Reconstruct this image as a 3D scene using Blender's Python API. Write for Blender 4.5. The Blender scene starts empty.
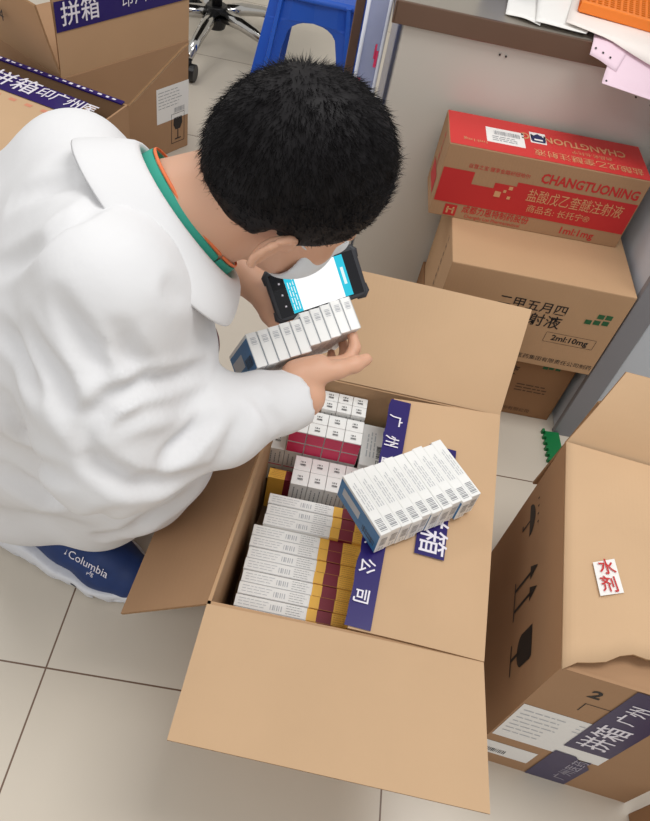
import bpy, bmesh, math, random
import numpy as np
from mathutils import Vector, Matrix
random.seed(7)
SC = bpy.context.scene
COL = bpy.context.collection

# ------------------------------------------------------------ camera, world, lights, exposure
R_ = Vector((0.98172634, 0.10924662, 0.15581584))
D_ = Vector((0.18456816, -0.74603604, -0.63981624))
F_ = Vector((0.04634647, 0.6568831, -0.75256668))
cam_d = bpy.data.cameras.new('camera'); cam = bpy.data.objects.new('camera', cam_d); COL.objects.link(cam)
cam.matrix_world = Matrix(((R_.x, -D_.x, -F_.x, 0), (R_.y, -D_.y, -F_.y, 0), (R_.z, -D_.z, -F_.z, 1.3), (0, 0, 0, 1)))
cam_d.sensor_fit = 'VERTICAL'; cam_d.sensor_height = 36; cam_d.lens = 714.213 / 821 * 36
cam_d.clip_start = 0.02
SC.camera = cam
w = bpy.data.worlds.new('room_light'); SC.world = w; w.use_nodes = True
w.node_tree.nodes['Background'].inputs[0].default_value = (1.0, 0.99, 0.972, 1)
w.node_tree.nodes['Background'].inputs[1].default_value = 0.62

def area(name, loc, rot, sx, sy, power, col):
    l = bpy.data.lights.new(name, 'AREA'); l.shape = 'RECTANGLE'; l.size = sx; l.size_y = sy
    l.energy = power; l.color = col
    o = bpy.data.objects.new(name, l); COL.objects.link(o); o.location = loc; o.rotation_euler = rot
    return o
area('ceiling_light_panel', (0.75, 0.75, 2.75), (0, 0, 0.1), 1.3, 0.8, 30, (1, 0.988, 0.965))
area('ceiling_light_panel', (-1.6, 2.2, 2.75), (0, 0, 0.1), 1.2, 0.6, 22, (1, 0.988, 0.965))
area('ceiling_light_panel', (-0.6, -0.9, 2.75), (0, 0, 0.1), 1.2, 0.6, 16, (1, 0.988, 0.965))
SC.view_settings.view_transform = 'Standard'; SC.view_settings.look = 'None'
SC.view_settings.gamma = 1; SC.view_settings.use_curve_mapping = False
SC.view_settings.exposure = -0.10

# ------------------------------------------------------------ materials
def srgb(r, g, b):
    f = lambda c: (c / 255 / 12.92) if c / 255 <= 0.04045 else ((c / 255 + 0.055) / 1.055) ** 2.4
    return (f(r), f(g), f(b), 1)

MATS = {}
def mat(name, col, rough=0.6, metal=0.0, noise=0.0, nscale=20, bump=0.0, bscale=60, spec=0.5, **kw):
    if name in MATS: return MATS[name]
    m = bpy.data.materials.new(name); m.use_nodes = True; nt = m.node_tree; b = nt.nodes['Principled BSDF']
    b.inputs['Base Color'].default_value = col; b.inputs['Roughness'].default_value = rough
    b.inputs['Metallic'].default_value = metal; b.inputs['Specular IOR Level'].default_value = spec
    for k, v in kw.items(): b.inputs[k.replace('_', ' ')].default_value = v
    tc = nt.nodes.new('ShaderNodeTexCoord')
    if noise > 0:
        n = nt.nodes.new('ShaderNodeTexNoise'); n.inputs['Scale'].default_value = nscale; n.inputs['Detail'].default_value = 5
        r = nt.nodes.new('ShaderNodeMapRange'); r.inputs['To Min'].default_value = 1 - noise; r.inputs['To Max'].default_value = 1 + noise
        mx = nt.nodes.new('ShaderNodeVectorMath'); mx.operation = 'SCALE'; mx.inputs[0].default_value = col[:3]
        nt.links.new(tc.outputs['Object'], n.inputs['Vector']); nt.links.new(n.outputs['Fac'], r.inputs['Value'])
        nt.links.new(r.outputs['Result'], mx.inputs['Scale']); nt.links.new(mx.outputs['Vector'], b.inputs['Base Color'])
    if bump > 0:
        n2 = nt.nodes.new('ShaderNodeTexNoise'); n2.inputs['Scale'].default_value = bscale; n2.inputs['Detail'].default_value = 4
        bp = nt.nodes.new('ShaderNodeBump'); bp.inputs['Strength'].default_value = bump; bp.inputs['Distance'].default_value = 0.004
        nt.links.new(tc.outputs['Object'], n2.inputs['Vector']); nt.links.new(n2.outputs['Fac'], bp.inputs['Height'])
        nt.links.new(bp.outputs['Normal'], b.inputs['Normal'])
    MATS[name] = m; return m

def kraft(name, col):
    """corrugated board: faint flute ribs, fibre speckle"""
    m = mat(name, col, 0.8, noise=0.07, nscale=7, spec=0.25)
    nt = m.node_tree; b = nt.nodes['Principled BSDF']; tc = nt.nodes['Texture Coordinate']
    wv = nt.nodes.new('ShaderNodeTexWave'); wv.inputs['Scale'].default_value = 45; wv.inputs['Distortion'].default_value = 0.6
    bp = nt.nodes.new('ShaderNodeBump'); bp.inputs['Strength'].default_value = 0.03; bp.inputs['Distance'].default_value = 0.002
    nt.links.new(tc.outputs['Object'], wv.inputs['Vector']); nt.links.new(wv.outputs['Fac'], bp.inputs['Height'])
    nt.links.new(bp.outputs['Normal'], b.inputs['Normal'])
    return m

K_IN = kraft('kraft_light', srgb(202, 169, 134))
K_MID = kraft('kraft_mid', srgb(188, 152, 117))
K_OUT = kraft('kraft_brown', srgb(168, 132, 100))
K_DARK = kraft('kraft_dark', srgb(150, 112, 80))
K_EDGE = mat('corrugated_edge', srgb(150, 115, 80), 0.9, noise=0.35, nscale=250)
WHITE = mat('carton_white', srgb(238, 238, 236), 0.45, noise=0.01, nscale=10)
PAPER = mat('paper_white', srgb(235, 233, 230), 0.6)
GREYP = mat('print_grey', srgb(150, 152, 156), 0.6)
LGREYP = mat('print_light_grey', srgb(188, 190, 194), 0.6)
DARKP = mat('print_dark', srgb(60, 62, 68), 0.6)
BLACKP = mat('print_black', srgb(32, 26, 24), 0.6)
BLUEC = mat('carton_blue', srgb(58, 118, 168), 0.4, noise=0.35, nscale=18)
REDP = mat('print_red', srgb(190, 38, 40), 0.55)
REDTOP = mat('print_red_top', srgb(205, 52, 50), 0.5)
PINKP = mat('print_crimson', srgb(226, 58, 104), 0.5)
MAROON = mat('print_maroon', srgb(122, 28, 48), 0.5)
YELLOW = mat('print_yellow', srgb(235, 182, 74), 0.5, noise=0.04, nscale=60)
TAPE = mat('tape_blue', srgb(36, 22, 100), 0.3, noise=0.08, nscale=40)
TAPED = mat('tape_blue_aged', srgb(52, 44, 84), 0.35, noise=0.1, nscale=40)
INK = mat('tape_ink_white', srgb(232, 228, 238), 0.5)
KRINK = mat('kraft_ink', srgb(206, 152, 108), 0.7)
STEEL = mat('brushed_steel', srgb(172, 165, 155), 0.32, metal=0.55, noise=0.06, nscale=3)
STEELP = mat('steel_panel', srgb(204, 199, 190), 0.42, metal=0.1, noise=0.06, nscale=3)
STEELD = mat('steel_apron', srgb(122, 98, 84), 0.3, metal=0.6, noise=0.12, nscale=4)
GREYF = mat('grey_frame', srgb(132, 132, 138), 0.45, noise=0.04, nscale=8)
CABW = mat('cabinet_white', srgb(196, 203, 212), 0.4, noise=0.03, nscale=4)
CHROME = mat('chrome', srgb(200, 198, 195), 0.12, metal=1.0)
BLACKPL = mat('black_plastic', srgb(26, 26, 28), 0.4)
BLUEPL = mat('blue_plastic', srgb(34, 92, 200), 0.35, noise=0.04, nscale=6)
ORANGE = mat('orange_plastic', srgb(240, 128, 34), 0.4)
GREENP = mat('green_plastic', srgb(8, 118, 62), 0.45)
TEALP = mat('dark_green_sheet', srgb(12, 92, 78), 0.5, noise=0.08)
PINKPAP = mat('pink_paper', srgb(232, 205, 218), 0.6)

# ------------------------------------------------------------ helpers
def mesh_from(name, verts, faces, mats, midx=None, smooth=False):
    me = bpy.data.meshes.new(name); me.from_pydata([tuple(v) for v in verts], [], faces)
    for m in (mats if isinstance(mats, (list, tuple)) else [mats]): me.materials.append(m)
    if midx: me.polygons.foreach_set('material_index', midx)
    if smooth: me.polygons.foreach_set('use_smooth', [True] * len(me.polygons))
    me.update(); return me

def link(name, me, parent=None):
    o = bpy.data.objects.new(name, me); COL.objects.link(o)
    if parent: o.parent = parent
    return o

def tag(o, label=None, cat=None, group=None, kind=None):
    if label: o['label'] = label
    if cat: o['category'] = cat
    if group: o['group'] = group
    if kind: o['kind'] = kind
    return o

def thing(name, label, cat, loc=(0, 0, 0), rotz=0.0, group=None):
    o = bpy.data.objects.new(name, None); COL.objects.link(o); o.location = loc; o.rotation_euler = (0, 0, rotz)
    o.empty_display_size = 0.05
    return tag(o, label, cat, group)

class MB:
    """collects shapes into one mesh"""
    def __init__(s): s.v = []; s.f = []; s.m = []
    def add(s, vs, fs, mi=0):
        n = len(s.v); s.v += [Vector(v) for v in vs]
        for k, f in enumerate(fs): s.f.append(tuple(n + i for i in f)); s.m.append(mi[k] if isinstance(mi, (list, tuple)) else mi)
    def box(s, lo, hi, mi=0, M=None):
        x0, y0, z0 = lo; x1, y1, z1 = hi
        vs = [Vector(p) for p in ((x0,y0,z0),(x1,y0,z0),(x1,y1,z0),(x0,y1,z0),(x0,y0,z1),(x1,y0,z1),(x1,y1,z1),(x0,y1,z1))]
        if M: vs = [M @ v for v in vs]
        s.add(vs, [(0,3,2,1),(4,5,6,7),(0,1,5,4),(1,2,6,5),(2,3,7,6),(3,0,4,7)], mi)
    def slab(s, p, t, n=8, bow=0.0, edge_mi=None, mi=0, wav=0.0):
        """board from four corner points (ccw seen from its front), thickness t behind, slightly bowed"""
        p = [Vector(q) for q in p]; nn = (p[1]-p[0]).cross(p[3]-p[0]).normalized()
        top = []; bot = []
        for j in range(n+1):
            for i in range(n+1):
                u, v = i/n, j/n
                q = p[0]*(1-u)*(1-v)+p[1]*u*(1-v)+p[2]*u*v+p[3]*(1-u)*v
                d = bow*math.sin(math.pi*v)*(0.7+0.3*math.sin(3*u+1)) + wav*math.sin(9*u+2)*v
                top.append(q+nn*d); bot.append(q+nn*(d-t))
        N = (n+1)**2; fs = []; ms = []
        e = mi if edge_mi is None else edge_mi
        for j in range(n):
            for i in range(n):
                a = j*(n+1)+i; fs.append((a, a+1, a+n+2, a+n+1)); ms.append(mi)
                fs.append((N+a, N+a+n+1, N+a+n+2, N+a+1)); ms.append(mi)
        rim = [i for i in range(n+1)] + [(j+1)*(n+1)-1 for j in range(1, n+1)] + [n*(n+1)+i for i in range(n-1, -1, -1)] + [j*(n+1) for j in range(n-1, 0, -1)]
        for k in range(len(rim)):
            a, b = rim[k], rim[(k+1) % len(rim)]; fs.append((b, a, N+a, N+b)); ms.append(e)
        s.add(top+bot, fs, ms)
    def tube(s, pts, r, seg=10, mi=0, cap=True):
        pts = [Vector(p) for p in pts]; rs = r if isinstance(r, (list, tuple)) else [r]*len(pts)
        vs = []; prev = None
        for k, p in enumerate(pts):
            t = (pts[min(k+1, len(pts)-1)] - pts[max(k-1, 0)]).normalized()
            a = t.orthogonal().normalized() if prev is None else (prev - t*prev.dot(t)).normalized()
            prev = a; b = t.cross(a)
            for i in range(seg):
                th = 2*math.pi*i/seg; vs.append(p + (a*math.cos(th)+b*math.sin(th))*rs[k])
        fs = []
        for k in range(len(pts)-1):
            for i in range(seg):
                j = (i+1) % seg; fs.append((k*seg+i, k*seg+j, (k+1)*seg+j, (k+1)*seg+i))
        if cap:
            fs.append(tuple(reversed(range(seg)))); fs.append(tuple((len(pts)-1)*seg+i for i in range(seg)))
        s.add(vs, fs, mi)
    def build(s, name, mats, parent=None, world=None, smooth=False, bevel=0.0, seg=2):
        """world: root whose inverse placement is applied (shapes were given in world coordinates)"""
        vs = s.v
        if world is not None:
            Mi = (Matrix.Translation(world.location) @ world.rotation_euler.to_matrix().to_4x4()).inverted()
            vs = [Mi @ v for v in vs]
        me = mesh_from(name, vs, s.f, mats, s.m, smooth)
        o = link(name, me, parent)
        if bevel > 0:
            bm = bmesh.new(); bm.from_mesh(me)
            bmesh.ops.remove_doubles(bm, verts=bm.verts, dist=1e-6)
            ed = [e for e in bm.edges if len(e.link_faces) == 2 and e.calc_face_angle(0) > 0.6]
            bmesh.ops.bevel(bm, geom=ed, offset=bevel, segments=seg, affect='EDGES', profile=0.5, clamp_overlap=True)
            bm.to_mesh(me); bm.free()
        return o

def ptree(o, parent=None):
    c = o.copy(); COL.objects.link(c); c.parent = parent
    for ch in o.children: ptree(ch, c)
    return c
def copy_thing(o, kids):
    """a copy of a thing with copies of its parts (kids: list of (part, [sub-parts]))"""
    c = o.copy(); COL.objects.link(c)
    for p, subs in kids:
        q = p.copy(); COL.objects.link(q); q.parent = c
        for s_ in subs:
            r = s_.copy(); COL.objects.link(r); r.parent = q
    return c

TXT = {}
def text_mesh(s, size, bold=0.0, stretch=1.0):
    key = (s, size, bold, stretch)
    if key not in TXT:
        c = bpy.data.curves.new('lettering', 'FONT'); c.body = s; c.size = size; c.align_x = 'CENTER'; c.align_y = 'CENTER'
        c.offset = bold; c.resolution_u = 2
        o = bpy.data.objects.new('lettering', c); COL.objects.link(o)
        dg = bpy.context.evaluated_depsgraph_get(); dg.update()
        me = bpy.data.meshes.new_from_object(o.evaluated_get(dg))
        bpy.data.objects.remove(o); TXT[key] = ([v.co.copy() for v in me.vertices], [tuple(p.vertices) for p in me.polygons])
    return TXT[key]

def put_text(mb, s, size, at, xd, yd, off=0.0006, bold=0.0, stretch=1.0, mi=0, lines=None):
    """lettering laid on a surface: centre at, reading direction xd, up direction yd"""
    vs, fs = text_mesh(s, size, bold); at = Vector(at); xd = Vector(xd).normalized(); yd = Vector(yd); yd = (yd - xd*yd.dot(xd)).normalized()
    n = xd.cross(yd)
    mb.add([at + xd*v.x*stretch + yd*v.y + n*off for v in vs], fs, mi)

def put_quad(mb, at, xd, yd, w_, h_, off=0.0006, mi=0):
    at = Vector(at); xd = Vector(xd).normalized(); yd = Vector(yd); yd = (yd - xd*yd.dot(xd)).normalized(); n = xd.cross(yd)
    mb.add([at + xd*sx*w_/2 + yd*sy*h_/2 + n*off for sx, sy in ((-1,-1),(1,-1),(1,1),(-1,1))], [(0,1,2,3)], mi)

def put_bars(mb, at, xd, yd, w_, h_, off=0.0008, mi=0, n=14, seed=1):
    rnd = random.Random(seed); xd = Vector(xd).normalized(); x = -w_/2; step = w_/n
    for k in range(n):
        ww = step*rnd.choice((0.35, 0.5, 0.7)); put_quad(mb, Vector(at)+xd*(x+step*k+ww/2), xd, yd, ww, h_, off, mi)

def put_lines(mb, at, xd, yd, w_, h_, rows, off=0.0007, mi=0, seed=1, th=0.35):
    """rows of tiny illegible print"""
    rnd = random.Random(seed); xd = Vector(xd).normalized(); yd = Vector(yd).normalized()
    for r in range(rows):
        y = h_/2 - (r+0.5)*h_/rows; x = -w_/2; end = w_/2*rnd.uniform(0.5, 1)
        while x < end:
            l = min(rnd.uniform(0.08, 0.25)*w_, end-x)
            if l > w_*0.02: put_quad(mb, Vector(at)+xd*(x+l/2)+yd*y, xd, yd, l, h_/rows*th, off, mi)
            x += l + w_*0.035

# ------------------------------------------------------------ the setting: tiled floor
def floor_material():
    m = bpy.data.materials.new('floor_tiles'); m.use_nodes = True; nt = m.node_tree; b = nt.nodes['Principled BSDF']
    tc = nt.nodes.new('ShaderNodeTexCoord'); mp = nt.nodes.new('ShaderNodeMapping')
    mp.inputs['Location'].default_value = (0.337 + 0.604*10, -0.43 + 0.605*10, 0)
    nt.links.new(tc.outputs['Object'], mp.inputs['Vector'])
    br = nt.nodes.new('ShaderNodeTexBrick'); br.offset = 0; br.squash = 1
    br.inputs['Scale'].default_value = 1; br.inputs['Brick Width'].default_value = 0.604; br.inputs['Row Height'].default_value = 0.605
    br.inputs['Mortar Size'].default_value = 0.0016; br.inputs['Mortar Smooth'].default_value = 0.1
    br.inputs['Color1'].default_value = srgb(212, 203, 189); br.inputs['Color2'].default_value = srgb(208, 198, 183)
    br.inputs['Mortar'].default_value = srgb(112, 88, 72)
    nt.links.new(mp.outputs['Vector'], br.inputs['Vector'])
    n = nt.nodes.new('ShaderNodeTexNoise'); n.inputs['Scale'].default_value = 2.5; n.inputs['Detail'].default_value = 8
    nt.links.new(tc.outputs['Object'], n.inputs['Vector'])
    r = nt.nodes.new('ShaderNodeMapRange'); r.inputs['To Min'].default_value = 0.9; r.inputs['To Max'].default_value = 1.07
    nt.links.new(n.outputs['Fac'], r.inputs['Value'])
    mx = nt.nodes.new('ShaderNodeVectorMath'); mx.operation = 'SCALE'
    nt.links.new(br.outputs['Color'], mx.inputs[0]); nt.links.new(r.outputs['Result'], mx.inputs['Scale'])
    nt.links.new(mx.outputs['Vector'], b.inputs['Base Color']); b.inputs['Roughness'].default_value = 0.33
    return m
mb = MB(); mb.box((-3, -1.6, -0.05), (2.6, 4.2, 0)); tag(mb.build('floor', floor_material()), kind='structure')
WALLM = mat('wall_paint', srgb(214, 210, 202), 0.8, noise=0.02)
mb = MB(); mb.box((-3, 4.2, -0.05), (2.6, 4.3, 2.8)); tag(mb.build('wall_back', WALLM), kind='structure')

# ------------------------------------------------------------ steel table with front panel
tb = thing('steel_table', 'stainless steel work table with a plain grey front panel, behind the carton stack', 'table', (0.9, 1.8, 0))
mb = MB(); mb.box((0.056, 1.497, 0.792), (1.75, 2.2, 0.797)); mb.build('tabletop', STEEL, tb, tb, bevel=0.0015)
mb = MB(); mb.box((0.054, 1.493, 0.756), (1.75, 1.500, 0.798)); mb.box((0.052, 1.493, 0.756), (0.058, 2.2, 0.798)); mb.build('apron', STEELD, tb, tb, bevel=0.0015)
mb = MB(); mb.box((0.078, 1.503, 0.11), (1.75, 1.512, 0.79)); mb.box((0.078, 1.512, 0.11), (0.086, 2.15, 0.79)); mb.box((0.078, 2.14, 0.11), (1.75, 2.15, 0.79)); mb.build('front_panel', STEELP, tb, tb, bevel=0.001)
for x, y in ((0.11, 1.54), (1.7, 1.54), (0.11, 2.1), (1.7, 2.1)):
    mb = MB(); mb.tube([(x, y, 0), (x, y, 0.14)], 0.02, 14); mb.build('leg', STEEL, tb, tb, smooth=True)
mb = MB(); mb.tube([(0.277, 1.5025, 0.737), (0.277, 1.5005, 0.737)], 0.002, 8); mb.tube([(0.29, 1.5025, 0.736), (0.29, 1.5005, 0.736)], 0.002, 8); mb.build('screw', BLACKPL, tb, tb)

# ------------------------------------------------------------ white cabinet on the right
fr = thing('metal_cabinet', 'grey framed white metal cabinet standing right of the carton stack', 'cabinet', (0.9, 1.35, 0))
mb = MB(); mb.box((0.662, 1.212, 0.0), (1.3, 1.487, 1.2)); mb.build('body', CABW, fr, fr, bevel=0.002)
mb = MB(); mb.box((0.655, 1.198, 0.0), (0.708, 1.214, 1.2)); mb.box((0.708, 1.2, 0.0), (1.3, 1.212, 0.03)); mb.build('frame', GREYF, fr, fr, bevel=0.002)
mb = MB(); mb.box((0.71, 1.203, 0.035), (1.29, 1.2115, 1.18)); mb.build('door', CABW, fr, fr, bevel=0.002)

# ------------------------------------------------------------ carton stack
def u3(a): return Vector((math.cos(a), math.sin(a), 0))
GREEN_INK = mat('green_ink', srgb(30, 92, 52), 0.6)
def closed_carton(root, x0, x1, y0, y1, z0, z1, m, seam=True):
    mb = MB(); mb.box((x0, y0, z0), (x1, y1, z1)); b = mb.build('carton', m, root, root, bevel=0.0025)
    return b
bb = thing('cardboard_carton', 'shaded brown carton on the floor at the bottom of the stack by the steel table', 'box', (0.46, 1.37, 0))
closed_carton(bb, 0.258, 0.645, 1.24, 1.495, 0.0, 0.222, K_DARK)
mb = MB(); X = (1, 0, 0); Z = (0, 0, 1); y = 1.24
put_text(mb, '五水头孢唑', 0.026, (0.44, y, 0.186), X, Z); put_text(mb, '注射液', 0.03, (0.47, y, 0.15), X, Z, bold=0.0006)
put_text(mb, '某某药业股份有限公司', 0.014, (0.52, y, 0.02), X, Z); put_lines(mb, (0.57, y, 0.10), X, Z, 0.09, 0.03, 3)
mb.build('print', mat('faded_ink', srgb(88, 60, 40), 0.7), bb, bb)
mb = MB()
for dx, dz in ((0, 0), (0.016, 0.0), (0.0, 0.012), (0.016, 0.012), (-0.014, -0.002)): put_quad(mb, (0.585+dx, y, 0.178+dz), X, Z, 0.012, 0.009)
mb.build('logo', GREEN_INK, bb, bb)

b2 = thing('cardboard_carton', 'tan carton marked 2ml:10mg, directly under the red carton', 'box', (0.455, 1.32, 0.224))
closed_carton(b2, 0.262, 0.648, 1.19, 1.475, 0.224, 0.455, K_MID)
mb = MB(); y = 1.19
put_text(mb, '二甲五月四', 0.03, (0.455, y, 0.385), X, Z, bold=0.0003); put_text(mb, '注射液', 0.036, (0.475, y, 0.35), X, Z, bold=0.0003)
put_text(mb, '2ml:10mg', 0.021, (0.565, y, 0.312), X, Z, bold=0.0005)
put_text(mb, '省医药集团有限责任公司制药', 0.0145, (0.55, y, 0.245), X, Z)
for dz in (-0.0135, 0.0135): put_quad(mb, (0.565, y, 0.312+dz), X, Z, 0.11, 0.0009)
for dx in (-0.0555, 0.0555): put_quad(mb, (0.565+dx, y, 0.312), X, Z, 0.0009, 0.025)
for k in range(9): put_text(mb, '注射液用法用量规'[k % 8], 0.014, (0.262, 1.30, 0.43-0.02*k), (0, -1, 0), Z)
mb.build('print', BLACKP, b2, b2)
mb = MB()
for dx, dz in ((0, 0.002), (0.018, 0.004), (0.002, 0.019), (0.019, 0.02), (-0.018, 0.0)): put_quad(mb, (0.598+dx, y, 0.372+dz), X, Z, 0.014, 0.012)
mb.build('logo', GREEN_INK, b2, b2)

# red carton on top, front faces the camera, printed red band
rt = math.atan2(0.011, 0.429)
rc = thing('red_carton', 'red and kraft medicine carton lettered CHANGTUONING on top of the stack', 'box', (0.209, 1.343, 0.455), rt)
Lx, Ly, Lz = 0.418, 0.138, 0.163
mb = MB(); mb.box((0, 0, 0), (Lx, Ly, Lz)); mb.build('carton', [K_OUT], rc, bevel=0.002)
mb = MB(); put_quad(mb, (Lx/2, Ly/2, Lz), X, (0, 1, 0), Lx-0.003, Ly-0.003); mb.build('red_top_print', REDTOP, rc)
mb = MB(); N = -1
def fr_poly(mb, pts, y=0.0, off=0.0006):
    mb.add([Vector((a, y-off, b)) for a, b in pts], [tuple(range(len(pts)))])
fr_poly(mb, [(0.003, 0.035), (Lx-0.003, 0.035), (Lx-0.003, 0.108), (0.16, 0.108), (0.16, 0.098), (0.115, 0.098), (0.115, 0.085), (0.068, 0.085), (0.068, 0.112), (0.003, 0.112)])
mb.build('red_band', REDP, rc)
mb = MB()
def letters(name, m, parent, *a, **k):
    mb = MB(); put_text(mb, *a, **k); return mb.build(name, m, parent)
letters('name_lettering', REDP, rc, 'CHANGTUONING', 0.029, (0.305, 0, 0.126), X, Z, bold=0.0008, stretch=0.86)
letters('slogan_lettering', REDP, rc, '自营之宝·健享金路好纽哈尔', 0.0105, (0.115, 0, 0.124), X, Z)
letters('dose_lettering', REDP, rc, '1ml:1mg', 0.023, (0.32, 0, 0.018), X, Z, bold=0.0004)
letters('maker_lettering', REDP, rc, '成都力思特制药股份', 0.019, (0.14, 0, 0.024), X, Z, bold=0.0002, stretch=0.85)
letters('maker_lettering', REDP, rc, 'Chengdu List Pharmaceutical', 0.0105, (0.137, 0, 0.009), X, Z)
mb = MB(); put_quad(mb, (0.043, 0, 0.018), X, Z, 0.026, 0.026); mb.build('maker_emblem', REDP, rc)
letters('drug_lettering', KRINK, rc, '盐酸戊乙奎醚注射液', 0.031, (0.290, 0, 0.083), X, Z, off=0.0012, bold=0.0, stretch=0.74)
letters('drug_lettering', KRINK, rc, '商品名: 长托宁®', 0.019, (0.265, 0, 0.054), X, Z, off=0.0012, bold=0.0)
mb = MB()
for a, b, c in ((0.127, 0.074, 0.013), (0.140, 0.083, 0.006), (0.150, 0.092, 0.008), (0.152, 0.070, 0.007)): put_quad(mb, (a, 0, b), X, Z, c, c, 0.0012)
for dx in (-0.006, 0.006): put_quad(mb, (0.043+dx, 0, 0.018), X, Z, 0.004, 0.016, 0.0012)
put_quad(mb, (0.043, 0, 0.020), X, Z, 0.018, 0.003, 0.0012)
mb.build('confetti_print', KRINK, rc)
T = Vector((0, 0, Lz)); nX = (-1, 0, 0); nY = (0, -1, 0)
letters('name_lettering', KRINK, rc, 'CHANGTUONING', 0.034, (0.265, 0.088, Lz), nX, nY, off=0.0012, bold=0.0006, stretch=0.8)
letters('drug_lettering', KRINK, rc, '盐酸戊乙奎醚注射液', 0.027, (0.29, 0.03, Lz), nX, nY, off=0.0012, stretch=0.95)
letters('drug_lettering', KRINK, rc, '商品名:长托宁', 0.014, (0.30, 0.058, Lz), nX, nY, off=0.0012)
letters('dose_lettering', KRINK, rc, '1ml:1mg', 0.015, (0.055, 0.028, Lz), nX, nY, off=0.0012)
mb = MB()
put_text(mb, '盐酸戊乙奎', 0.016, (0, 0.07, 0.11), (0, 0, 1), (0, 1, 0)); put_quad(mb, (0, 0.07, 0.05), (0, -1, 0), Z, 0.08, 0.04)
mb.build('side_print', REDP, rc)
mb = MB(); mb.box((0.078, 0.035, Lz), (0.158, 0.094, Lz+0.0012)); lb = mb.build('shipping_label', PAPER, rc)
mb = MB(); put_bars(mb, (0.122, 0.075, Lz+0.001), X, (0, 1, 0), 0.055, 0.016, n=22); put_lines(mb, (0.12, 0.052, Lz+0.001), X, (0, 1, 0), 0.06, 0.022, 3)
mb.build('label_print', GREYP, lb)
mb = MB(); mb.box((0.172, 0.065, Lz), (0.206, 0.108, Lz+0.0012)); lg = mb.build('carrier_sticker', PAPER, rc)
mb = MB(); z = Lz+0.0018
mb.add([(0.175, 0.069, z), (0.203, 0.069, z), (0.203, 0.088, z), (0.189, 0.103, z), (0.175, 0.088, z)], [(0, 1, 2, 3, 4)]); mb.build('house_emblem', mat('navy_ink', srgb(20, 34, 84), 0.5), lg)
mb = MB(); put_quad(mb, (0.189, 0.077, z), X, (0, 1, 0), 0.018, 0.006, 0.0005); mb.build('emblem_bar', PAPER, lg)

# ------------------------------------------------------------ main open carton
ZR = 0.337; NL = Vector((-0.0670, 0.4425, 0)); NR = Vector((0.3365, 0.4270, 0)); FRc = Vector((0.3860, 0.9090, 0)); FL = Vector((-0.0185, 0.9245, 0))
mc = thing('open_cardboard_carton', 'large open kraft carton on the floor filled with medicine packs, flaps spread', 'box', (0.16, 0.68, 0))
def wallslab(mb, a, b, z0, z1, t, mi=0):
    a = Vector(a); b = Vector(b); d = (b-a).normalized(); n = Vector((-d.y, d.x, 0))  # inward for ccw walls
    vs = [a+Vector((0,0,z0)), b+Vector((0,0,z0)), b+n*t+Vector((0,0,z0)), a+n*t+Vector((0,0,z0))]; vs += [v+Vector((0,0,z1-z0)) for v in vs]
    mb.add(vs, [(0,3,2,1),(4,5,6,7),(0,1,5,4),(1,2,6,5),(2,3,7,6),(3,0,4,7)], [mi, mi, mi, mi, mi, mi])
mb = MB(); t = 0.005
for a, b in ((NL, NR), (NR, FRc), (FRc, FL), (FL, NL)): wallslab(mb, a, b, 0, ZR, t)
mb.add([v+Vector((0, 0, 0.0)) for v in (NL, NR, FRc, FL)] + [v+Vector((0, 0, 0.005)) for v in (NL, NR, FRc, FL)], [(3,2,1,0),(4,5,6,7)])
mb.build('carton_body', [K_MID], mc, mc)
def zz(v, z): return Vector((v.x, v.y, z))
def flap(root, pts, m=K_IN, t_=0.0045, bow=0.0, name='flap', n=8, wav=0.0):
    mb = MB(); mb.slab(pts, t_, n=n, bow=bow, edge_mi=1, wav=wav); return mb.build(name, [m, K_EDGE], root, root)
near = flap(mc, [zz(NL, ZR), (-0.0780, 0.262, 0.318), (0.3365, 0.2320, 0.340), zz(NR, ZR)][::1], bow=0.004)
far = flap(mc, [zz(FRc, ZR), (0.4100, 1.068, 0.470), (0.006, 1.080, 0.475), zz(FL, ZR)], bow=0.004)
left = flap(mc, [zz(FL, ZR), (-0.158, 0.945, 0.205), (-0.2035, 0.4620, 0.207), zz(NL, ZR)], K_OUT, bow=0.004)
in_n = Vector((0, 0, 0.0))
right = flap(mc, [zz(NR, ZR+0.002), zz(FRc, ZR+0.002), Vector((0.182, 0.897, ZR+0.004)), Vector((0.136, 0.441, ZR+0.004))], bow=0.002)
du = (Vector((0.182, 0.897, 0)) - Vector((0.136, 0.441, 0))).normalized(); dv = Vector((du.y, -du.x, 0))
mb = MB(); e0 = Vector((0.135, 0.444, ZR+0.0065)); L = 0.452; nn_ = 26
vs = []; rnd = random.Random(3)
for k in range(nn_+1):
    p = e0 + du*L*k/nn_; h = 0.003*math.sin(math.pi*k/nn_); vs += [p - dv*0.004 + dv*rnd.uniform(-0.0015, 0.0015) + Vector((0,0,h-0.001)), p + dv*0.034 + Vector((0,0,h))]
mb.add(vs, [(2*k, 2*k+1, 2*k+3, 2*k+2) for k in range(nn_)]); tp = mb.build('seam_tape', TAPE, right, mc)
mb = MB()
for k, ch in enumerate('广州医药有限公司'):
    q = e0 + du*(0.045+0.05*(7-k)+0.004) + dv*0.010; put_text(mb, ch, 0.027, q+Vector((0,0,0.003*math.sin(math.pi*(0.1+0.11*(7-k))))), -du, dv, off=0.001, bold=0.0003)
mb.build('tape_lettering', INK, tp, mc)
mb = MB(); c0 = Vector((0.263, 0.688, ZR+0.0075)); a = du; 
mb.add([c0 + du*sx*0.112 + dv*sy*0.024 + Vector((0,0,0.001)) for sx, sy in ((-1,-1),(-1,1),(1,1),(1,-1))], [(0,1,2,3)])
tp2 = mb.build('tape_strip', TAPE, right, mc)
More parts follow.
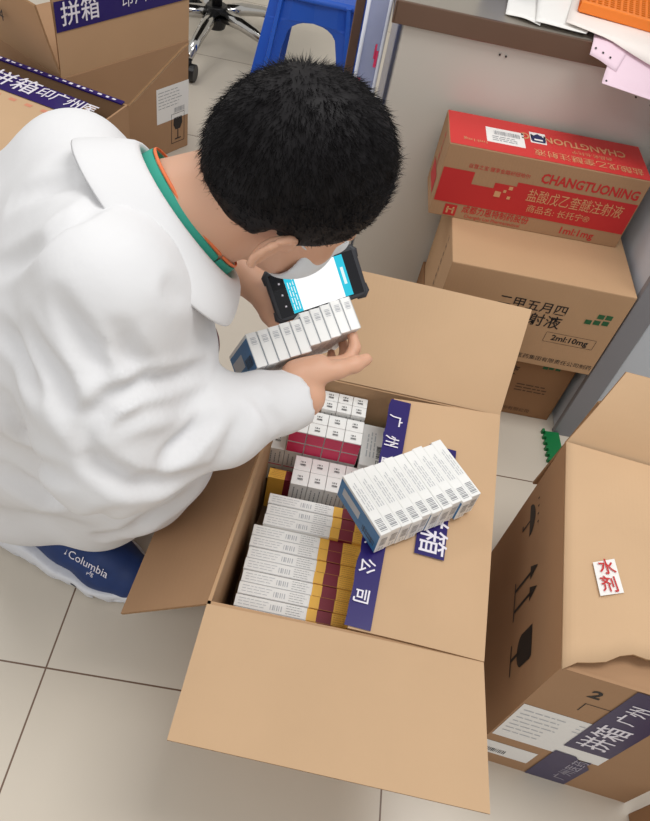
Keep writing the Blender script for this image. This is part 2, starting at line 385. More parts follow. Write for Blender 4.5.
mb = MB(); put_text(mb, '箱', 0.048, c0 - du*0.085+Vector((0,0,0.001)), -du, dv, off=0.001, bold=0.0003); put_text(mb, '拼', 0.048, c0 - du*0.035+Vector((0,0,0.001)), -du, dv, off=0.001, bold=0.0003); mb.build('tape_lettering', INK, tp2, mc)

# ------------------------------------------------------------ medicine packs
def local_thing(name):
    o = bpy.data.objects.new(name, None); COL.objects.link(o); o.empty_display_size = 0.02; return o
# K1: thin white and blue pack. local: x thickness, y length (-y = printed end), z height
def make_thin(T_, L_, H_, faint=False):
    r = local_thing('medicine_pack')
    mb = MB(); mb.box((-T_/2, -L_/2, 0), (T_/2, L_/2, H_)); b = mb.build('pack_box', WHITE, r, bevel=0.0006, seg=1)
    mb = MB(); put_quad(mb, (-T_/2, -0.0, H_*0.45), (0, -1, 0), (0, 0, 1), L_-0.002, H_*0.88, 0.0003); s = mb.build('blue_side', BLUEC, r)
    mb = MB(); put_bars(mb, (-T_/2, -L_*0.3, H_*0.3), (0, -1, 0), (0, 0, 1), 0.035, 0.014, n=12, off=0.0006)
    put_quad(mb, (-T_/2, L_*0.18, H_*0.5), (0, -1, 0), (0, 0, 1), 0.05, 0.018, 0.0006, 1)
    sp = mb.build('side_print', [DARKP, LGREYP], s)
    mb = MB()
    put_bars(mb, (0, -L_/2+0.016, H_), (0, 1, 0), (-1, 0, 0), 0.022, T_*0.62, n=8, mi=0)
    put_lines(mb, (0, 0.012, H_), (0, 1, 0), (-1, 0, 0), 0.055, T_*0.66, 3, mi=1, seed=5, th=0.3)
    put_bars(mb, (0, -L_/2, H_*0.56), (0, 0, 1), (-1, 0, 0), H_*0.42, T_*0.6, n=9, mi=0)
    put_lines(mb, (0, -L_/2, H_*0.2), (0, 0, 1), (-1, 0, 0), H_*0.2, T_*0.6, 2, mi=1, seed=3)
    if faint:
        mb = MB(); put_bars(mb, (0, -L_/2, H_*0.76), (0, 0, 1), (-1, 0, 0), H_*0.24, T_*0.5, n=5); put_quad(mb, (T_/2-0.0006, -L_/2, H_*0.5), X, Z, 0.0009, H_*0.97)
        put_lines(mb, (0, 0.0, 0), (0, 1, 0), (1, 0, 0), L_*0.8, T_*0.6, 3)
    p = mb.build('print', [LGREYP if faint else GREYP, LGREYP], r)
    return r, [(b, []), (s, [sp]), (p, [])]
def put(o, M): o.matrix_world = M; o.rotation_mode = 'XYZ'
def frame(origin, x, y, z):
    x, y, z = Vector(x).normalized(), Vector(y).normalized(), Vector(z).normalized()
    return Matrix(((x.x, y.x, z.x, origin[0]), (x.y, y.y, z.y, origin[1]), (x.z, y.z, z.z, origin[2]), (0, 0, 0, 1)))
ORD = ['leftmost', 'second from the left', 'third from the left', 'fourth from the left', 'fifth from the left', 'fifth from the right', 'fourth from the right', 'third from the right', 'second from the right', 'rightmost']
# ten packs standing on the closed flap
thin, thin_k = make_thin(0.0188, 0.116, 0.052)
a = Vector((0.1640, 0.5635, 0)); b = Vector((0.3215, 0.6745, 0)); xd = (b-a).normalized(); yd = Vector((-xd.y, xd.x, 0))
for k in range(10):
    o = thin if k == 0 else copy_thing(thin, thin_k)
    jit = [0, 0.001, 0, -0.001, 0.002, 0.0, -0.001, 0.001, -0.003, 0.0][k]
    c = a + xd*(0.0096+0.01905*k) + yd*(0.058+jit) + Vector((0, 0, ZR+0.0125 + (0.001 if k > 5 else 0)))
    put(o, frame(c, xd, yd, (0, 0, 1)))
    tag(o, 'thin white pack, %s of ten standing on the closed flap' % ORD[k], 'medicine box', 'white packs in a block on the flap')
# ten packs held in his right hand, printed ends up towards the phone
thin2, thin2_k = make_thin(0.0152, 0.100, 0.0475, True)
def cw(r, d, f): return R_*r + D_*d + F_*f
px_, py_, pz_ = cw(.93, -.30, .41), cw(-.33, .22, .9), cw(-.36, -.97, .106)
HP = Vector((-0.0535, 0.6375, 0.6265))      # near left lower corner of the row
for k in range(10):
    o = thin2 if k == 0 else copy_thing(thin2, thin2_k)
    lift = [0, 0, 0.001, 0.002, 0.002, 0.011, 0.012, 0.014, 0.017, 0.0175][k]
    c = HP + px_*(0.0076+0.0154*k) + py_*0.05 + pz_*(lift*0.8-0.001*k*0)
    put(o, frame(c, px_, py_, pz_))
    tag(o, 'thin white pack, %s of ten held in his right hand' % ORD[k], 'medicine box', 'white packs held in the hand')

# inside the carton: local axes of the carton
U = (NR-NL).normalized(); V = Vector((-U.y, U.x, 0))
def ib(x, y, z): return Vector((NL.x, NL.y, 0)) + U*x + V*y + Vector((0, 0, z))
# K2: long white, yellow and maroon pack lying on its long edge
def make_long(L_, T_, H_):
    r = local_thing('medicine_pack')
    cuts = [(0, 0.60, 0), (0.60, 0.68, 1), (0.68, 0.80, 2), (0.80, 1.0, 1)]
    mb = MB(); mb.box((0, 0, 0), (L_*0.62, T_, H_), 0); b = mb.build('pack_box', WHITE, r, bevel=0.0006, seg=1)
    mb = MB(); mb.box((L_*0.62, 0, 0), (L_*0.705, T_, H_)); mb.box((L_*0.835, 0, 0), (L_, T_, H_)); y_ = mb.build('yellow_end', YELLOW, r)
    mb = MB(); mb.box((L_*0.705, 0, 0), (L_*0.835, T_, H_)); m_ = mb.build('maroon_band', MAROON, r)
    mb = MB()
    put_lines(mb, (L_*0.16, T_*0.5, H_), X, (0, 1, 0), L_*0.26, T_*0.7, 3, mi=1, seed=2, th=0.2)
    put_bars(mb, (L_*0.36, T_*0.45, H_), X, (0, 1, 0), L_*0.11, T_*0.42, n=6, mi=1)
    put_lines(mb, (L_*0.52, T_*0.5, H_), X, (0, 1, 0), L_*0.16, T_*0.8, 4, mi=0, seed=4, th=0.18)
    put_quad(mb, (L_*0.31, 0.0006, H_), X, (0, 1, 0), L_*0.61, 0.0008, mi=1)
    p = mb.build('print', [GREYP, LGREYP], r)
    mb = MB(); put_lines(mb, (L_*0.915, T_*0.5, H_), X, (0, 1, 0), L_*0.13, T_*0.9, 5, seed=8, th=0.15); put_quad(mb, (L_*0.81, 0.0005, H_), X, (0, 1, 0), L_*0.36, 0.0008)
    q = mb.build('end_print', mat('print_brown', srgb(170, 112, 50), 0.6), y_)
    return r, [(b, []), (y_, [q]), (m_, []), (p, [])]
lng, lng_k = make_long(0.187, 0.0212, 0.1)
ROWN = ['nearest to the front wall', 'second', 'third', 'fourth', 'fifth', 'sixth', 'seventh', 'eighth', 'ninth', 'tenth', 'eleventh', 'twelfth']
for k in range(12):
    o = lng if k == 0 else copy_thing(lng, lng_k)
    off = 0.033 if k < 9 else 0.047
    off += [0, .001, -.001, 0, .001, 0, .001, 0, 0, 0, .001, 0][k]
    put(o, frame(ib(off, 0.008 + 0.0218*k, 0.138 + (0.001*(k % 2)) + (0.004 if k >= 9 else 0)), U, V, (0, 0, 1)))
    tag(o, 'long yellow and maroon ended pack, %s in the carton' % ('nearest to the front wall' if k == 0 else ROWN[k] + ' from the front wall'), 'medicine box', 'long yellow ended packs in the open carton')
# lower filler layer that carries the visible ones
o, ks = make_long(0.187, 0.0212, 0.1)
put(o, frame(ib(0.222, 0.345, 0.112), -U, -V, (0, 0, 1))); tag(o, 'half hidden pack, yellow end to the left, deep between the white packs', 'medicine box')
FL_, FLk = None, None
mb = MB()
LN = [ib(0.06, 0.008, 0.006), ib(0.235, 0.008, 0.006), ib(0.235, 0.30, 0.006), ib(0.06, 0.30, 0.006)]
lf = thing('added_filler_block', 'hidden dark filler block added under the medicine packs inside the open carton', 'packing', (0.1, 0.6, 0.006))
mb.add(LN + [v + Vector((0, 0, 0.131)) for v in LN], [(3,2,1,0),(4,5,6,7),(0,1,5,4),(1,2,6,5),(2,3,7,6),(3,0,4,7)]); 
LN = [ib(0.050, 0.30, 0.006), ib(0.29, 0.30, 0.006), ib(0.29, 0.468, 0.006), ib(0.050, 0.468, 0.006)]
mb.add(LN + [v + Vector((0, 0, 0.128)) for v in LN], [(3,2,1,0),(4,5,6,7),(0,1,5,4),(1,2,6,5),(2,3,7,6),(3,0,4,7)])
mb.build('board', mat('dark_filler', srgb(70, 58, 50), 0.8), lf, lf)  # hidden block added to carry the packs, narrowed to darken the side gap

# K3: small pack, glyph block on top; 'red' or 'line' front
def make_small(W_, D2, H_, front):
    r = local_thing('medicine_pack')
    mb = MB(); mb.box((0, 0, 0), (W_, D2, H_)); b = mb.build('pack_box', WHITE, r, bevel=0.0006, seg=1)
    ks = [(b, [])]
    mb = MB(); cx, cy = W_*0.5, D2*0.5
    put_bars(mb, (cx, cy+0.003, H_), X, (0, 1, 0), 0.010, 0.0035, n=4, mi=0); put_bars(mb, (cx, cy-0.003, H_), (0, 1, 0), (-1, 0, 0), 0.005, 0.010, n=3, mi=0)
    if front == 'line':
        for q in range(3): put_lines(mb, (W_*(0.25+0.25*q), 0, H_*0.76), (0, 0, 1), (-1, 0, 0), H_*0.36, W_*0.16, 1, mi=1, seed=q, th=0.35)
        put_bars(mb, (W_*0.5, 0, H_*0.25), (0, 0, 1), (-1, 0, 0), H_*0.36, W_*0.32, n=8, mi=2)
    p = mb.build('print', [DARKP, GREYP, GREYP], r); ks.append((p, []))
    mb = MB()
    if front == 'red':
        put_quad(mb, (W_/2, 0, H_*0.75), X, Z, W_*0.96, H_*0.45, 0.0008); put_quad(mb, (W_/2, 0, H_*0.25), X, Z, W_*0.96, H_*0.45, 0.0008)
        s = mb.build('crimson_panel', PINKP, r)
    else:
        put_quad(mb, (W_/2, 0, H_*0.52), X, Z, W_*0.9, 0.0026, 0.0006); s = mb.build('red_line', PINKP, r)
    ks.append((s, [])); return r, ks
def grid(proto, kids, x0, y0, z0, nx, ny, dx, dy, fmt, grp, skip=(), rot=0.0):
    first = True; uu = U*math.cos(rot) + V*math.sin(rot); vv = -U*math.sin(rot) + V*math.cos(rot)
    cols = {3: ['left', 'middle', 'right'], 4: ['leftmost', 'second', 'third', 'rightmost'], 5: ['leftmost', 'second', 'third', 'fourth', 'rightmost']}[nx]
    for j in range(ny):
        for i in range(nx):
            o = proto if first else copy_thing(proto, kids); first = False
            put(o, frame(ib(x0, y0, z0) + uu*dx*i + vv*dy*j, uu, vv, (0, 0, 1)))
            tag(o, fmt % (('front', 'back')[j] if ny == 2 else '', cols[i]), 'medicine box', grp)
red, red_k = make_small(0.0325, 0.0270, 0.062, 'red')
grid(red, red_k, 0.056, 0.372, 0.2385, 4, 2, 0.0333, 0.0278, 'crimson labelled small pack, %s row, %s column', 'crimson labelled packs in the open carton')
lin, lin_k = make_small(0.0325, 0.0460, 0.100, 'line')
grid(lin, lin_k, 0.022, 0.372, 0.1380, 5, 1, 0.0333, 0.047, 'red lined white pack%s, %s of five beneath the crimson packs', 'white packs under the crimson labelled ones')
lin2, lin2_k = make_small(0.0310, 0.0320, 0.105, 'line')
grid(lin2, lin2_k, 0.078, 0.300, 0.1360, 4, 2, 0.0318, 0.0326, 'red lined white pack, %s row, %s column of the middle block', 'white red lined packs in the middle of the carton')
top3, top3_k = make_small(0.0270, 0.0225, 0.12, 'line')
grid(top3, top3_k, 0.105, 0.430, 0.1900, 3, 2, 0.0278, 0.0232, 'white pack against the back wall, %s row, %s of three', 'small white packs at the back of the carton')
wl = local_thing('flat_white_pack')
mb = MB(); mb.box((0, 0, 0), (0.058, 0.098, 0.022)); mb.build('pack_box', WHITE, wl, bevel=0.0006)
mb = MB(); put_bars(mb, (0.034, 0.035, 0.022), (0, 1, 0), (-1, 0, 0), 0.03, 0.009, n=10); put_lines(mb, (0.018, 0.055, 0.022), (0, 1, 0), (-1, 0, 0), 0.07, 0.02, 3, mi=1); put_text(mb, '回', 0.014, (0.036, 0.008, 0.022), X, (0, 1, 0))
mb.build('print', [DARKP, LGREYP], wl)
put(wl, frame(ib(0.193, 0.362, 0.236), U, V, (0, 0, 1))); tag(wl, 'flat white pack with a barcode lying between the crimson packs and the taped flap', 'medicine box')
gs = local_thing('green_packing_sheet')
mb = MB(); mb.slab([(0, 0, 0), (0.078, 0, 0), (0.078, 0.018, 0.006), (0, 0.018, 0.006)], 0.1, n=6, bow=0.003, wav=0.002); mb.build('sheet', TEALP, gs)
put(gs, frame(ib(0.197, 0.456, 0.236), U, V, (0, 0, 1))); tag(gs, 'dark green sheet showing at the back corner inside the open carton', 'sheet')

# ------------------------------------------------------------ open carton on the right (shipping labels, arrows)
RBr = math.atan2(-0.021, 0.160)
rbx = thing('open_cardboard_carton', 'brown carton with fragile symbols and a red lettered sticker, right of the packed carton', 'box', (0.416, 0.404, 0), RBr)
W, Dp, H = 0.287, 0.402, 0.413
mb = MB(); t = 0.005
mb.box((0, 0, 0), (W, Dp, 0.005)); mb.box((0, 0, 0.005), (t, Dp, H)); mb.box((W-t, 0, 0.005), (W, Dp, H)); mb.box((t, 0, 0.005), (W-t, t, H)); mb.box((t, Dp-t, 0.005), (W-t, Dp, H))
mb.build('carton_body', K_OUT, rbx)
# wide flap closed over the top, front edge torn and curled
mb = MB(); nx, ny = 16, 10; vs = []; fs = []; ms = []
for j in range(ny+1):
    for i in range(nx+1):
        x = W*1.02*i/nx; v = j/ny
        fy = -0.004 + 0.050*math.sin(min(1, i/nx*1.9)*math.pi/2)*(1 if i < 9 else 1-(i-9)*0.09)+0.004*math.sin(i*1.7)
        y = fy*(1-v) + Dp*v - 0.002*v; z = H + 0.006 + 0.014*math.sin(math.pi*min(1, x/0.2))*(1-v)**2
        vs.append((x, y, z))
Nn = len(vs); vs2 = [(a_, b_, c_-0.005) for a_, b_, c_ in vs]
for j in range(ny):
    for i in range(nx):
        q = j*(nx+1)+i; fs.append((q, q+1, q+nx+2, q+nx+1)); ms.append(0); fs.append((Nn+q, Nn+q+nx+1, Nn+q+nx+2, Nn+q+1)); ms.append(0)
for i in range(nx): fs.append((i+1, i, Nn+i, Nn+i+1)); ms.append(1)
for j in range(ny): q = j*(nx+1); fs.append((q, q+nx+1, Nn+q+nx+1, Nn+q)); ms.append(0)
mb.add(vs+vs2, fs, ms); mb.build('flap', [K_IN, K_EDGE], rbx, smooth=True)
mb = MB(); mb.slab([(0, Dp, H), (W, Dp, H), (W, Dp+0.075, H+0.13), (0.055, Dp+0.085, H+0.115)], 0.005, n=8, bow=0.004, edge_mi=1); mb.build('flap', [K_IN, K_EDGE], rbx)
stk = None
mb = MB(); mb.add([rbx.rotation_euler.to_matrix().inverted() @ (Vector(p)-rbx.location) for p in ((0.480, 0.513, 0.4285), (0.517, 0.525, 0.4285), (0.513, 0.581, 0.4255), (0.478, 0.568, 0.4255))], [(0,1,2,3)]); 
stk = mb.build('sticker', PAPER, rbx)
ctr = rbx.rotation_euler.to_matrix().inverted() @ (Vector((0.497, 0.547, 0.428))-rbx.location); sx_ = Vector((0.99, 0.28, 0)); sy_ = Vector((-0.1, 0.99, -0.04))
mb = MB(); put_text(mb, '水', 0.027, ctr+sy_*0.0145, sx_, sy_, off=0.0012, bold=0.0003); put_text(mb, '剂', 0.027, ctr-sy_*0.0145, sx_, sy_, off=0.0012, bold=0.0003); mb.build('sticker_lettering', REDP, stk)
mb = MB(); put_quad(mb, (0.092, 0, 0.200), X, Z, 0.178, 0.145); lab = mb.build('shipping_label', PAPER, rbx)
mb = MB(); put_lines(mb, (0.045, 0, 0.205), X, Z, 0.07, 0.11, 7, off=0.001, seed=6, th=0.2); put_lines(mb, (0.13, 0, 0.24), X, Z, 0.07, 0.04, 3, off=0.001, seed=9, th=0.2); mb.build('label_print', LGREYP, lab)
mb = MB(); put_quad(mb, (0.045, 0, 0.070), X, Z, 0.095, 0.055); lab2 = mb.build('barcode_label', PAPER, rbx)
mb = MB(); put_bars(mb, (0.025, 0, 0.06), X, Z, 0.05, 0.016, n=16, off=0.001); mb.build('label_print', DARKP, lab2)
mb = MB(); put_quad(mb, (0.1435, 0, 0.29), Z, (-1, 0, 0), 0.244, 0.075, 0.0014); tpa = mb.build('tape_strip', TAPED, rbx)
mb = MB(); put_text(mb, '拼箱', 0.052, (0.143, 0, 0.238), Z, (-1, 0, 0), off=0.002, bold=0.0004); put_text(mb, '广州', 0.034, (0.138, 0, 0.34), Z, (-1, 0, 0), off=0.002, bold=0.0004); mb.build('tape_lettering', INK, tpa)
mb = MB(); 
pts = [(0.105, 0.002), (0.176, 0.002), (0.178, 0.10), (0.168, 0.115), (0.170, 0.13), (0.150, 0.125), (0.140, 0.138), (0.105, 0.14)]
mb.add([(a_, -0.0016, b_) for a_, b_ in pts], [tuple(range(len(pts)))]); tpb = mb.build('tape_strip', TAPED, rbx)
mb = MB()
for k, ch in enumerate('广州医药'): put_text(mb, ch, 0.026, (0.158, 0, 0.035+0.027*k), Z, (-1, 0, 0), off=0.0022)
mb.build('tape_lettering', mat('tape_ink_grey', srgb(170, 165, 180), 0.5), tpb)
mb = MB()
put_text(mb, '2', 0.034, (0.070, 0, 0.365), X, Z, bold=0.0012)
put_quad(mb, (0.070, 0, 0.318), X, Z, 0.0016, 0.028); put_quad(mb, (0.088, 0, 0.332), X, Z, 0.038, 0.0016)
Yn = (0, -1, 0)
def lq(mb, pts): mb.add([(-0.0008, a_, b_) for a_, b_ in pts], [tuple(range(len(pts)))])
# arrows up, glass, umbrella on the left side (y, z)
lq(mb, [(0.235, 0.205), (0.160, 0.205), (0.160, 0.209), (0.235, 0.209)])
for yy in (0.218, 0.178):
    lq(mb, [(yy+0.003, 0.209), (yy-0.003, 0.209), (yy-0.003, 0.285), (yy+0.003, 0.285)])
    lq(mb, [(yy+0.013, 0.279), (yy-0.013, 0.279), (yy, 0.312)])
gy = 0.090; lq(mb, [(gy+0.027, 0.205), (gy-0.027, 0.205), (gy-0.027, 0.209), (gy+0.027, 0.209)]); lq(mb, [(gy+0.003, 0.209), (gy-0.003, 0.209), (gy-0.003, 0.245), (gy+0.003, 0.245)])
lq(mb, [(gy+0.030*math.cos(th)*(1 if abs(math.cos(th)) < .95 else .97), 0.262+ (0.027*math.sin(th) if math.sin(th) < 0 else 0.030)) for th in [math.pi*2*k/20 for k in range(20)] if True][10:21] + [(gy+0.026, 0.300), (gy-0.026, 0.300)])
uy = 0.335; lq(mb, [(uy+0.034*math.cos(math.pi*k/12), 0.262+0.026*math.sin(math.pi*k/12)) for k in range(12, -1, -1)]); lq(mb, [(uy+0.002, 0.225), (uy-0.002, 0.225), (uy-0.002, 0.262), (uy+0.002, 0.262)])
lq(mb, [(uy+0.010, 0.225), (uy-0.002, 0.225), (uy-0.002, 0.229), (uy+0.010, 0.229)])
for k in range(4): put_quad(mb, (0, uy-0.025+0.017*k, 0.302), Yn, Z, 0.003, 0.006)
mb.build('print', BLACKP, rbx)

mb = MB(); mb.slab([(0.600, 0.862, 0.226), (0.488, 0.850, 0.226), (0.506, 0.850, 0.474), (0.600, 0.862, 0.510)][::-1], 0.0045, n=8, bow=0.002, edge_mi=1); mb.build('flap', [K_OUT, K_EDGE], rbx, rbx)
mb = MB(); mb.slab([(t, t, H-0.002), (W-t, t, H-0.002), (W-t, 0.145, H-0.002), (t, 0.145, H-0.002)], 0.0045, n=6, edge_mi=1); mb.build('flap', [K_OUT, K_EDGE], rbx)
cd = thing('cardboard_carton', 'brown carton corner at the bottom right edge of the photo beside the taped carton', 'box', (0.703, 0.19, 0))
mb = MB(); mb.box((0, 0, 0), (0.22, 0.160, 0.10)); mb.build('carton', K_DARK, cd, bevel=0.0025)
gp = thing('green_plastic_crate', 'green plastic strip on the floor at the foot of the white cabinet', 'crate', (0.66, 1.14, 0), 0.06)
mb = MB()
for k in range(7): mb.box((-0.032, -0.055+0.018*k, 0), (-0.026, -0.047+0.018*k, 0.014))
mb.box((-0.026, -0.055, 0), (0.01, 0.055, 0.012)); mb.build('strip', GREENP, gp, bevel=0.001)

# ------------------------------------------------------------ cartons at the upper left
bt = math.atan2(0.839, 0.545)
bg = thing('cardboard_carton', 'tall brown carton with a taped flap and a white shipping label, behind the man', 'box', (-0.503, 2.178, 0), bt)
# local: x runs along the face away to the right end at 0; face plane y = 0, box body at y > 0
BW = 0.452
mb = MB(); mb.box((-BW, 0, 0), (0, 0.40, 0.342)); mb.build('carton', K_OUT, bg, bevel=0.0025)
mb = MB(); mb.slab([(-BW, 0.002, 0.342), (0, 0.002, 0.342), (0, 0.004, 0.535), (-BW, 0.004, 0.535)], 0.005, n=8, bow=0.003, edge_mi=1); bf = mb.build('flap', [K_MID, K_EDGE], bg)
mb = MB(); mb.slab([(-BW, 0.40, 0.342), (-BW, 0.002, 0.342), (-BW-0.05, 0.002, 0.53), (-BW-0.05, 0.40, 0.53)], 0.005, n=8, bow=0.003, edge_mi=1); sf = mb.build('flap', [K_MID, K_EDGE], bg)
mb = MB(); put_quad(mb, (-BW/2, 0.001, 0.494), X, Z, BW, 0.072, 0.004); bt1 = mb.build('tape_strip', TAPE, bf)
mb = MB(); put_text(mb, '拼箱', 0.060, (-BW+0.075, 0.001, 0.494), X, Z, off=0.006, bold=0.0005); put_text(mb, '印', 0.04, (-BW+0.225, 0.001, 0.494), X, Z, off=0.006); put_text(mb, '广州医药有限公司', 0.034, (-BW+0.385, 0.001, 0.494), X, Z, off=0.006, bold=0.0004); mb.build('tape_lettering', INK, bt1)
mb = MB(); put_text(mb, '8034', 0.04, (-BW-0.03, 0.19, 0.45), (0, -1, 0), Z, off=0.014); mb.build('print', KRINK if False else BLACKP, sf)
mb = MB(); put_quad(mb, (-0.066, 0, 0.168), X, Z, 0.132, 0.112); bl = mb.build('shipping_label', PAPER, bg)
mb = MB(); put_lines(mb, (-0.075, 0, 0.185), X, Z, 0.10, 0.06, 6, off=0.001, th=0.2); put_bars(mb, (-0.038, 0, 0.14), X, Z, 0.045, 0.016, n=14, off=0.001); mb.build('label_print', GREYP, bl)
mb = MB(); cx, cz = -0.045, 0.078
for a_, b_, c_, d_ in ((cx, 0.030, 0.056, 0.002), (cx, 0.128, 0.056, 0.002), (cx-0.027, 0.079, 0.002, 0.098), (cx+0.027, 0.079, 0.002, 0.098)): put_quad(mb, (a_, 0, b_), X, Z, c_, d_)
put_quad(mb, (cx, 0, 0.042), X, Z, 0.026, 0.004); put_quad(mb, (cx, 0, 0.058), X, Z, 0.004, 0.03)
mb.add([(cx-0.017, -0.0006, 0.115), (cx-0.019, -0.0006, 0.092), (cx-0.010, -0.0006, 0.074), (cx+0.010, -0.0006, 0.074), (cx+0.019, -0.0006, 0.092), (cx+0.017, -0.0006, 0.115)], [(0,1,2,3,4,5)])
mb.build('print', BLACKP, bg)

lt = math.atan2(-0.269, 0.963)
lbx = thing('open_cardboard_carton', 'half open carton with blue tape at the left edge, behind the shoulder', 'box', (-0.552, 1.722, 0), lt)
LW, LD, LH = 0.50, 0.40, 0.350
mb = MB(); t = 0.005
mb.box((-LW, -LD, 0), (0, 0, 0.005)); mb.box((-LW, -LD, 0.005), (-LW+t, 0, LH)); mb.box((-t, -LD, 0.005), (0, 0, LH)); mb.box((-LW+t, -LD, 0.005), (-t, -LD+t, LH)); mb.box((-LW+t, -t, 0.005), (-t, 0, LH))
mb.build('carton_body', K_OUT, lbx)
mb = MB(); mb.slab([(-LW, -LD, LH+0.001), (-0.006, -LD, LH+0.001), (-0.052, -0.058, LH+0.001), (-LW, -0.058, LH+0.001)], 0.004, n=8, bow=0.002, edge_mi=1); lf1 = mb.build('flap', [K_IN, K_EDGE], lbx)
mb = MB(); put_quad(mb, (-0.29, -0.097, LH+0.004), X, (0, 1, 0), 0.43, 0.076); lt1 = mb.build('tape_strip', TAPE, lf1)
mb = MB(); put_text(mb, '拼箱', 0.070, (-0.272, -0.090, LH+0.004), X, (0, 1, 0), off=0.0015, bold=0.0005); put_text(mb, '印广州医', 0.048, (-0.12, -0.088, LH+0.004), X, (0, 1, 0), off=0.0015, bold=0.0006, stretch=0.85); mb.build('tape_lettering', INK, lt1)
mb = MB()
for k in range(9): put_quad(mb, (-0.45+0.045*k, -0.155, LH+0.002), X, (0, 1, 0), 0.018, 0.012)
mb.build('print', mat('print_salmon', srgb(214, 140, 112), 0.7), lf1)
mb = MB(); mb.box((-LW, -0.012, LH+0.0005), (-0.012, 0.004, LH+0.004)); lt2 = mb.build('tape_strip', TAPE, lbx)
mb = MB()
for k in range(22): put_quad(mb, (-LW+0.02+0.021*k+random.uniform(-.004, .004), -0.004, LH+0.004), X, (0, 1, 0), random.uniform(0.006, 0.013), random.uniform(0.004, 0.009))
mb.build('tape_lettering', INK, lt2)
inv = lbx.rotation_euler.to_matrix().inverted(); A_ = Vector((0.001, -0.004, LH+0.002)); B_ = inv @ (Vector((-0.437, 1.817, 0.48)) - lbx.location)
mb = MB(); mb.slab([A_, B_, B_+Vector((0, 0.03, 0)), A_+Vector((0, 0.03, 0))], 0.004, n=4, edge_mi=1); mb.build('flap', [K_IN, K_EDGE], lbx)

# ------------------------------------------------------------ blue plastic stool
st = thing('plastic_stool', 'blue plastic stool with an arched side opening, behind the man', 'stool', (-0.155, 2.50, 0), -0.02)
BL = BLUEPL
def stool_side(M, name):
    mb = MB(); H0 = 0.452; prof = []
    # outer trapezoid minus inverted U, thickness 0.012
    outer = lambda z: 0.215 - 0.075*(z/H0)
    inner = lambda z: (0.125 - 0.045*(z/0.37)) if z < 0.33 else (0.08*math.sqrt(max(0, 1-((z-0.33)/0.05)**2)) if z < 0.38 else 0)
    zs = [0, .06, .12, .18, .24, .29, .33, .345, .36, .37, .376, .38, .40, .42, .44, H0]
    for s_ in (-1, 1):
        vs = []
        for z in zs:
            y = -(0.165 - 0.055*z/H0); o = outer(z); i = max(inner(z), 0.0)
            rib = 0.006
            vs += [M @ Vector((s_*i, y, z)), M @ Vector((s_*(i*0.5+o*0.5), y-rib, z)), M @ Vector((s_*o, y, z)), M @ Vector((s_*o, y+0.012, z)), M @ Vector((s_*i, y+0.012, z))]
        fs = []
        for k in range(len(zs)-1):
            for j in range(5):
                a_ = k*5+j; b_ = k*5+(j+1) % 5; fs.append((a_, b_, b_+5, a_+5) if s_ > 0 else (b_, a_, a_+5, b_+5))
        fs += [(4, 3, 2, 1, 0), tuple((len(zs)-1)*5+i for i in range(5))]
        mb.add(vs, fs)
    return mb.build(name, BL, st, bevel=0.002)
for k in range(4): stool_side(Matrix.Rotation(k*math.pi/2, 4, 'Z') @ Matrix.Identity(4), 'side_frame')
mb = MB(); z1 = 0.386
mb.add([(sx*a_, sy*a_, z) for z, a_ in ((0.440, 0.128), (0.452, 0.127), (0.458, 0.118)) for sx, sy in ((-1,-1),(1,-1),(1,1),(-1,1))], [(3,2,1,0),(0,1,5,4),(1,2,6,5),(2,3,7,6),(3,0,4,7),(4,5,9,8),(5,6,10,9),(6,7,11,10),(7,4,8,11),(8,9,10,11)])
mb.build('seat', BL, st, bevel=0.004)

# ------------------------------------------------------------ swivel chair star base
ch = thing('swivel_chair', 'chrome five armed star base of an office chair with black casters, between cartons and stool', 'chair', (-0.570, 2.93, 0))
mb = MB(); mb.tube([(0, 0, 0.08), (0, 0, 0.12), (0, 0, 0.165)], [0.034, 0.046, 0.04], 24); mb.build('hub', BLACKPL, ch, smooth=False, bevel=0.003)
mb = MB(); mb.tube([(0, 0, 0.13), (0, 0, 0.40)], 0.02, 16); mb.build('gas_column', BLACKPL, ch, smooth=True)
mb = MB(); mb.box((-0.2, -0.2, 0.42), (0.2, 0.2, 0.49)); mb.build('seat', BLACKPL, ch, bevel=0.03, seg=3)
for k in range(5):
    a_ = math.radians(-97 + 72*k); d_ = u3(a_)
    mb = MB(); mb.tube([d_*0.03+Vector((0,0,0.135)), d_*0.12+Vector((0,0,0.132)), d_*0.22+Vector((0,0,0.112)), d_*0.31+Vector((0,0,0.082))], [0.027, 0.024, 0.020, 0.017], 12); mb.build('arm', CHROME, ch, smooth=True)
    side = Vector((-d_.y, d_.x, 0)); c = d_*0.31
    mb = MB()
    for s_ in (-1, 1): mb.tube([c+side*s_*0.008+Vector((0,0,0.031)), c+side*s_*0.029+Vector((0,0,0.031))], 0.031, 18)
    mb.tube([c+Vector((0,0,0.03)), c+Vector((0,0,0.075))], 0.013, 12); mb.build('caster', BLACKPL, ch, bevel=0.002)

